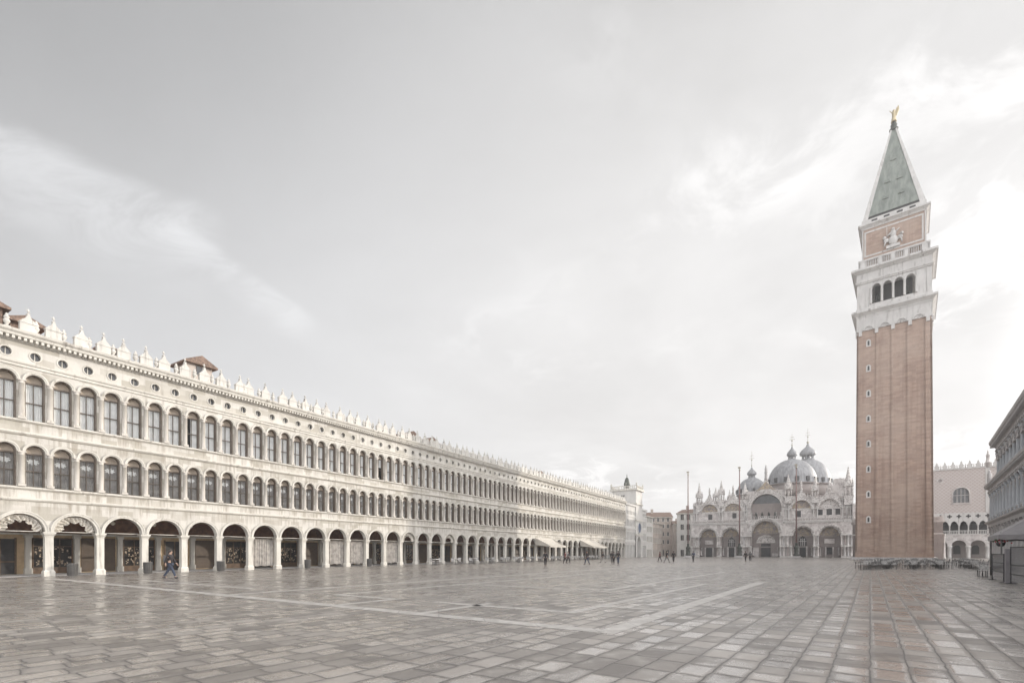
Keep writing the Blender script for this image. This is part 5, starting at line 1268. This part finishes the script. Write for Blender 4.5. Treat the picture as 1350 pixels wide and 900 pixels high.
# ------------------------------------------------------------------ people
def person(px_, py_, rz, label, coat, legs, stride=.25, tall=1.75, bag=None, long_coat=False, arm=.2, hairm=M_HAIR):
    t = thing('person', label, 'person', (px_, py_, 0), rz, 'people crossing the square'); k = tall/1.75
    s = stride
    V = [(0,0,.95),(0,0,1.18),(.01,0,1.38),(.02,0,1.50),(.04,0,1.59),(.05,0,1.70)]; E = [(0,1),(1,2),(2,3),(3,4),(4,5)]; Rr = [(.15,.11),(.14,.10),(.15,.10),.055,.085,.085]
    V += [(.15,0,1.625)]; E += [(4,6)]; Rr += [.016]
    for sd, sg in ((1, 1), (-1, -1)):
        i = len(V); f = sg*arm; l = -sg*s
        V += [(.01,sd*.17,1.42),(f*.45-.02,sd*.23,1.15),(f*1.0+.06,sd*.23,.90),(f*1.15+.10,sd*.23,.82)]; E += [(2,i),(i,i+1),(i+1,i+2),(i+2,i+3)]; Rr += [.062,.048,.034,.034]
        for q, (ox_, oy_, L_) in enumerate(((.035,-.012,.07),(.02,-.004,.085),(.0,.0,.08),(-.02,-.004,.065))):
            j = len(V); V += [(f*1.15+.10+ox_,sd*.23+oy_,.82-L_*.5),(f*1.15+.11+ox_,sd*.225+oy_,.82-L_)]; E += [(i+3,j),(j,j+1)]; Rr += [.010,.008]
        j = len(V); V += [(f*1.15+.14,sd*.20,.84),(f*1.15+.155,sd*.19,.80)]; E += [(i+2,j),(j,j+1)]; Rr += [.012,.009]
        i = len(V); V += [(0,sd*.095,.90),(l*.55+.05,sd*.10,.50),(l*1.1-(.06 if l < 0 else 0),sd*.10,.10),(l*1.1+.13,sd*.11,.045)]; E += [(0,i),(i,i+1),(i+1,i+2),(i+2,i+3)]; Rr += [.085,.062,.042,.035]
    V = [(x*k, y*k, z*k) for x, y, z in V]; Rr = [tuple(q*k for q in r) if isinstance(r, tuple) else r*k for r in Rr]
    skin('body', V, E, Rr, M_SKIN, t)
    # coat with sleeves
    cv = [(0,0,.88),(0,0,1.18),(.01,0,1.40),(.02,0,1.49)]; ce = [(0,1),(1,2),(2,3)]; cr_ = [(.20,.16),(.18,.13),(.19,.13),(.08,.08)]
    if long_coat: cv += [(.0,0,.60)]; ce += [(0,4)]; cr_ += [(.24,.20)]
    for sd in (1, -1):
        f = sd*arm; i = len(cv); cv += [(.01,sd*.18,1.42),(f*.45-.02,sd*.24,1.15),(f*1.0+.05,sd*.235,.92)]; ce += [(2,i),(i,i+1),(i+1,i+2)]; cr_ += [.088,.07,.052]
    skin('coat', [(x*k,y*k,z*k) for x, y, z in cv], ce, cr_, coat, t)
    tv = [(0,0,.95)]; te = []; tr3 = [(.165,.125)]
    for sd in (1, -1):
        l = -sd*s; i = len(tv); tv += [(0,sd*.095,.88),(l*.55+.05,sd*.10,.50),(l*1.1-(.05 if l < 0 else 0),sd*.10,.11)]; te += [(0,i),(i,i+1),(i+1,i+2)]; tr3 += [.105,.08,.06]
    skin('trousers', [(x*k,y*k,z*k) for x, y, z in tv], te, tr3, legs, t)
    b = MB()
    for sd in (1, -1):
        l = -sd*s; x = l*1.1-(.06 if l < 0 else 0); b.ball((x+.05,sd*.105,.055),.055,n=8,sx=2.4,sz=1.0)
    o = b.build('shoes', M_IRON, t); o.scale = (k,)*3
    b = MB(); b.ball((.02,0,1.69),.105,n=10,sx=1.0,sz=1.1); b.ball((-.03,0,1.62),.09,n=8); o = b.build('hair', hairm, t); o.scale = (k,)*3
    b = MB()
    for sd in (1, -1): b.ball((.125,sd*.032,1.66),.010,n=6)
    b.ball((.13,0,1.575),.018,n=6,sx=.4,sz=.3); o = b.build('face_features', M_HAIR, t); o.scale = (k,)*3
    if bag: b = MB(); b.box(-.30,-.14,-.15,.15,1.02,1.42); o = b.build('backpack', bag, t); o.scale = (k,)*3
    return t
def cloth(n, c): return plain(n, c, .9, var=.15)
CO_D, CO_B, CO_G, CO_R, CO_L = cloth('dark_coat', (.035,.03,.032)), cloth('blue_coat', (.05,.06,.09)), cloth('grey_coat', (.13,.125,.125)), cloth('maroon_coat', (.14,.05,.05)), cloth('light_coat', (.35,.33,.31))
def at(px, Z): return ((px-675)/640*Z, Z)
person(*at(224, 30.4), radians(8), 'person in dark coat with backpack striding past the left arcade, nearest in the photo', CO_D, CO_B, .33, 1.78, CO_G)
person(*at(719, 56), radians(100), 'lone dark dressed person standing before the nearer cream awning', CO_D, CO_D, .10, 1.75)
person(*at(745, 70), radians(20), 'person in maroon coat, left one of a pair near the awnings', CO_R, CO_D, .2, 1.7)
person(*at(749, 71.5), radians(15), 'person in grey coat, right one of a pair near the awnings', CO_G, CO_D, .2, 1.74)
person(*at(774, 62), radians(200), 'dark figure walking alone between the two cream awnings', CO_D, CO_B, .25, 1.78)
person(*at(795, 74), radians(160), 'person in light trousers striding under the farther awning', CO_D, CO_L, .35, 1.7)
person(*at(807, 70), radians(80), 'left one of three dark figures beyond the farther awning', CO_D, CO_D, .15, 1.75)
person(*at(809.5, 71), radians(110), 'middle one of three dark figures beyond the farther awning', CO_G, CO_D, .15, 1.7)
person(*at(815, 66), radians(95), 'right one of three dark figures beyond the farther awning', CO_D, CO_B, .12, 1.78)
person(*at(870, 84), radians(180), 'person in maroon coat walking left before the lane houses', CO_R, CO_D, .25, 1.7)
person(*at(879, 74), radians(20), 'tall person in dark coat with light trousers before the lane', CO_D, CO_G, .35, 1.8)
person(*at(888, 78), radians(90), 'dark figure just left of the leftmost flagpole', CO_D, CO_D, .12, 1.75)
person(*at(914, 86), radians(85), 'dark figure standing just right of the leftmost flagpole', CO_B, CO_D, .12, 1.75)
person(*at(983, 80), radians(100), 'person in dark coat near the middle flagpole', CO_D, CO_D, .15, 1.75)
person(*at(989, 86), radians(60), 'person in grey coat right of the middle flagpole', CO_G, CO_D, .2, 1.7)

# ------------------------------------------------------------------ the hazy air over the square
hm = bpy.data.materials.new('haze_air'); hm.use_nodes = True; hn = NT(hm.node_tree)
ho = hn.n('ShaderNodeOutputMaterial'); hv = hn.n('ShaderNodeVolumePrincipled')
hv.inputs['Color'].default_value = (.95, .945, .95, 1); hv.inputs['Density'].default_value = HAZE; hv.inputs['Anisotropy'].default_value = .1
hn.link(hv.outputs[0], ho.inputs['Volume'])
hz = MB().box(-320, 420, -160, 420, -1, 112).build('haze', hm); hz['kind'] = 'stuff'
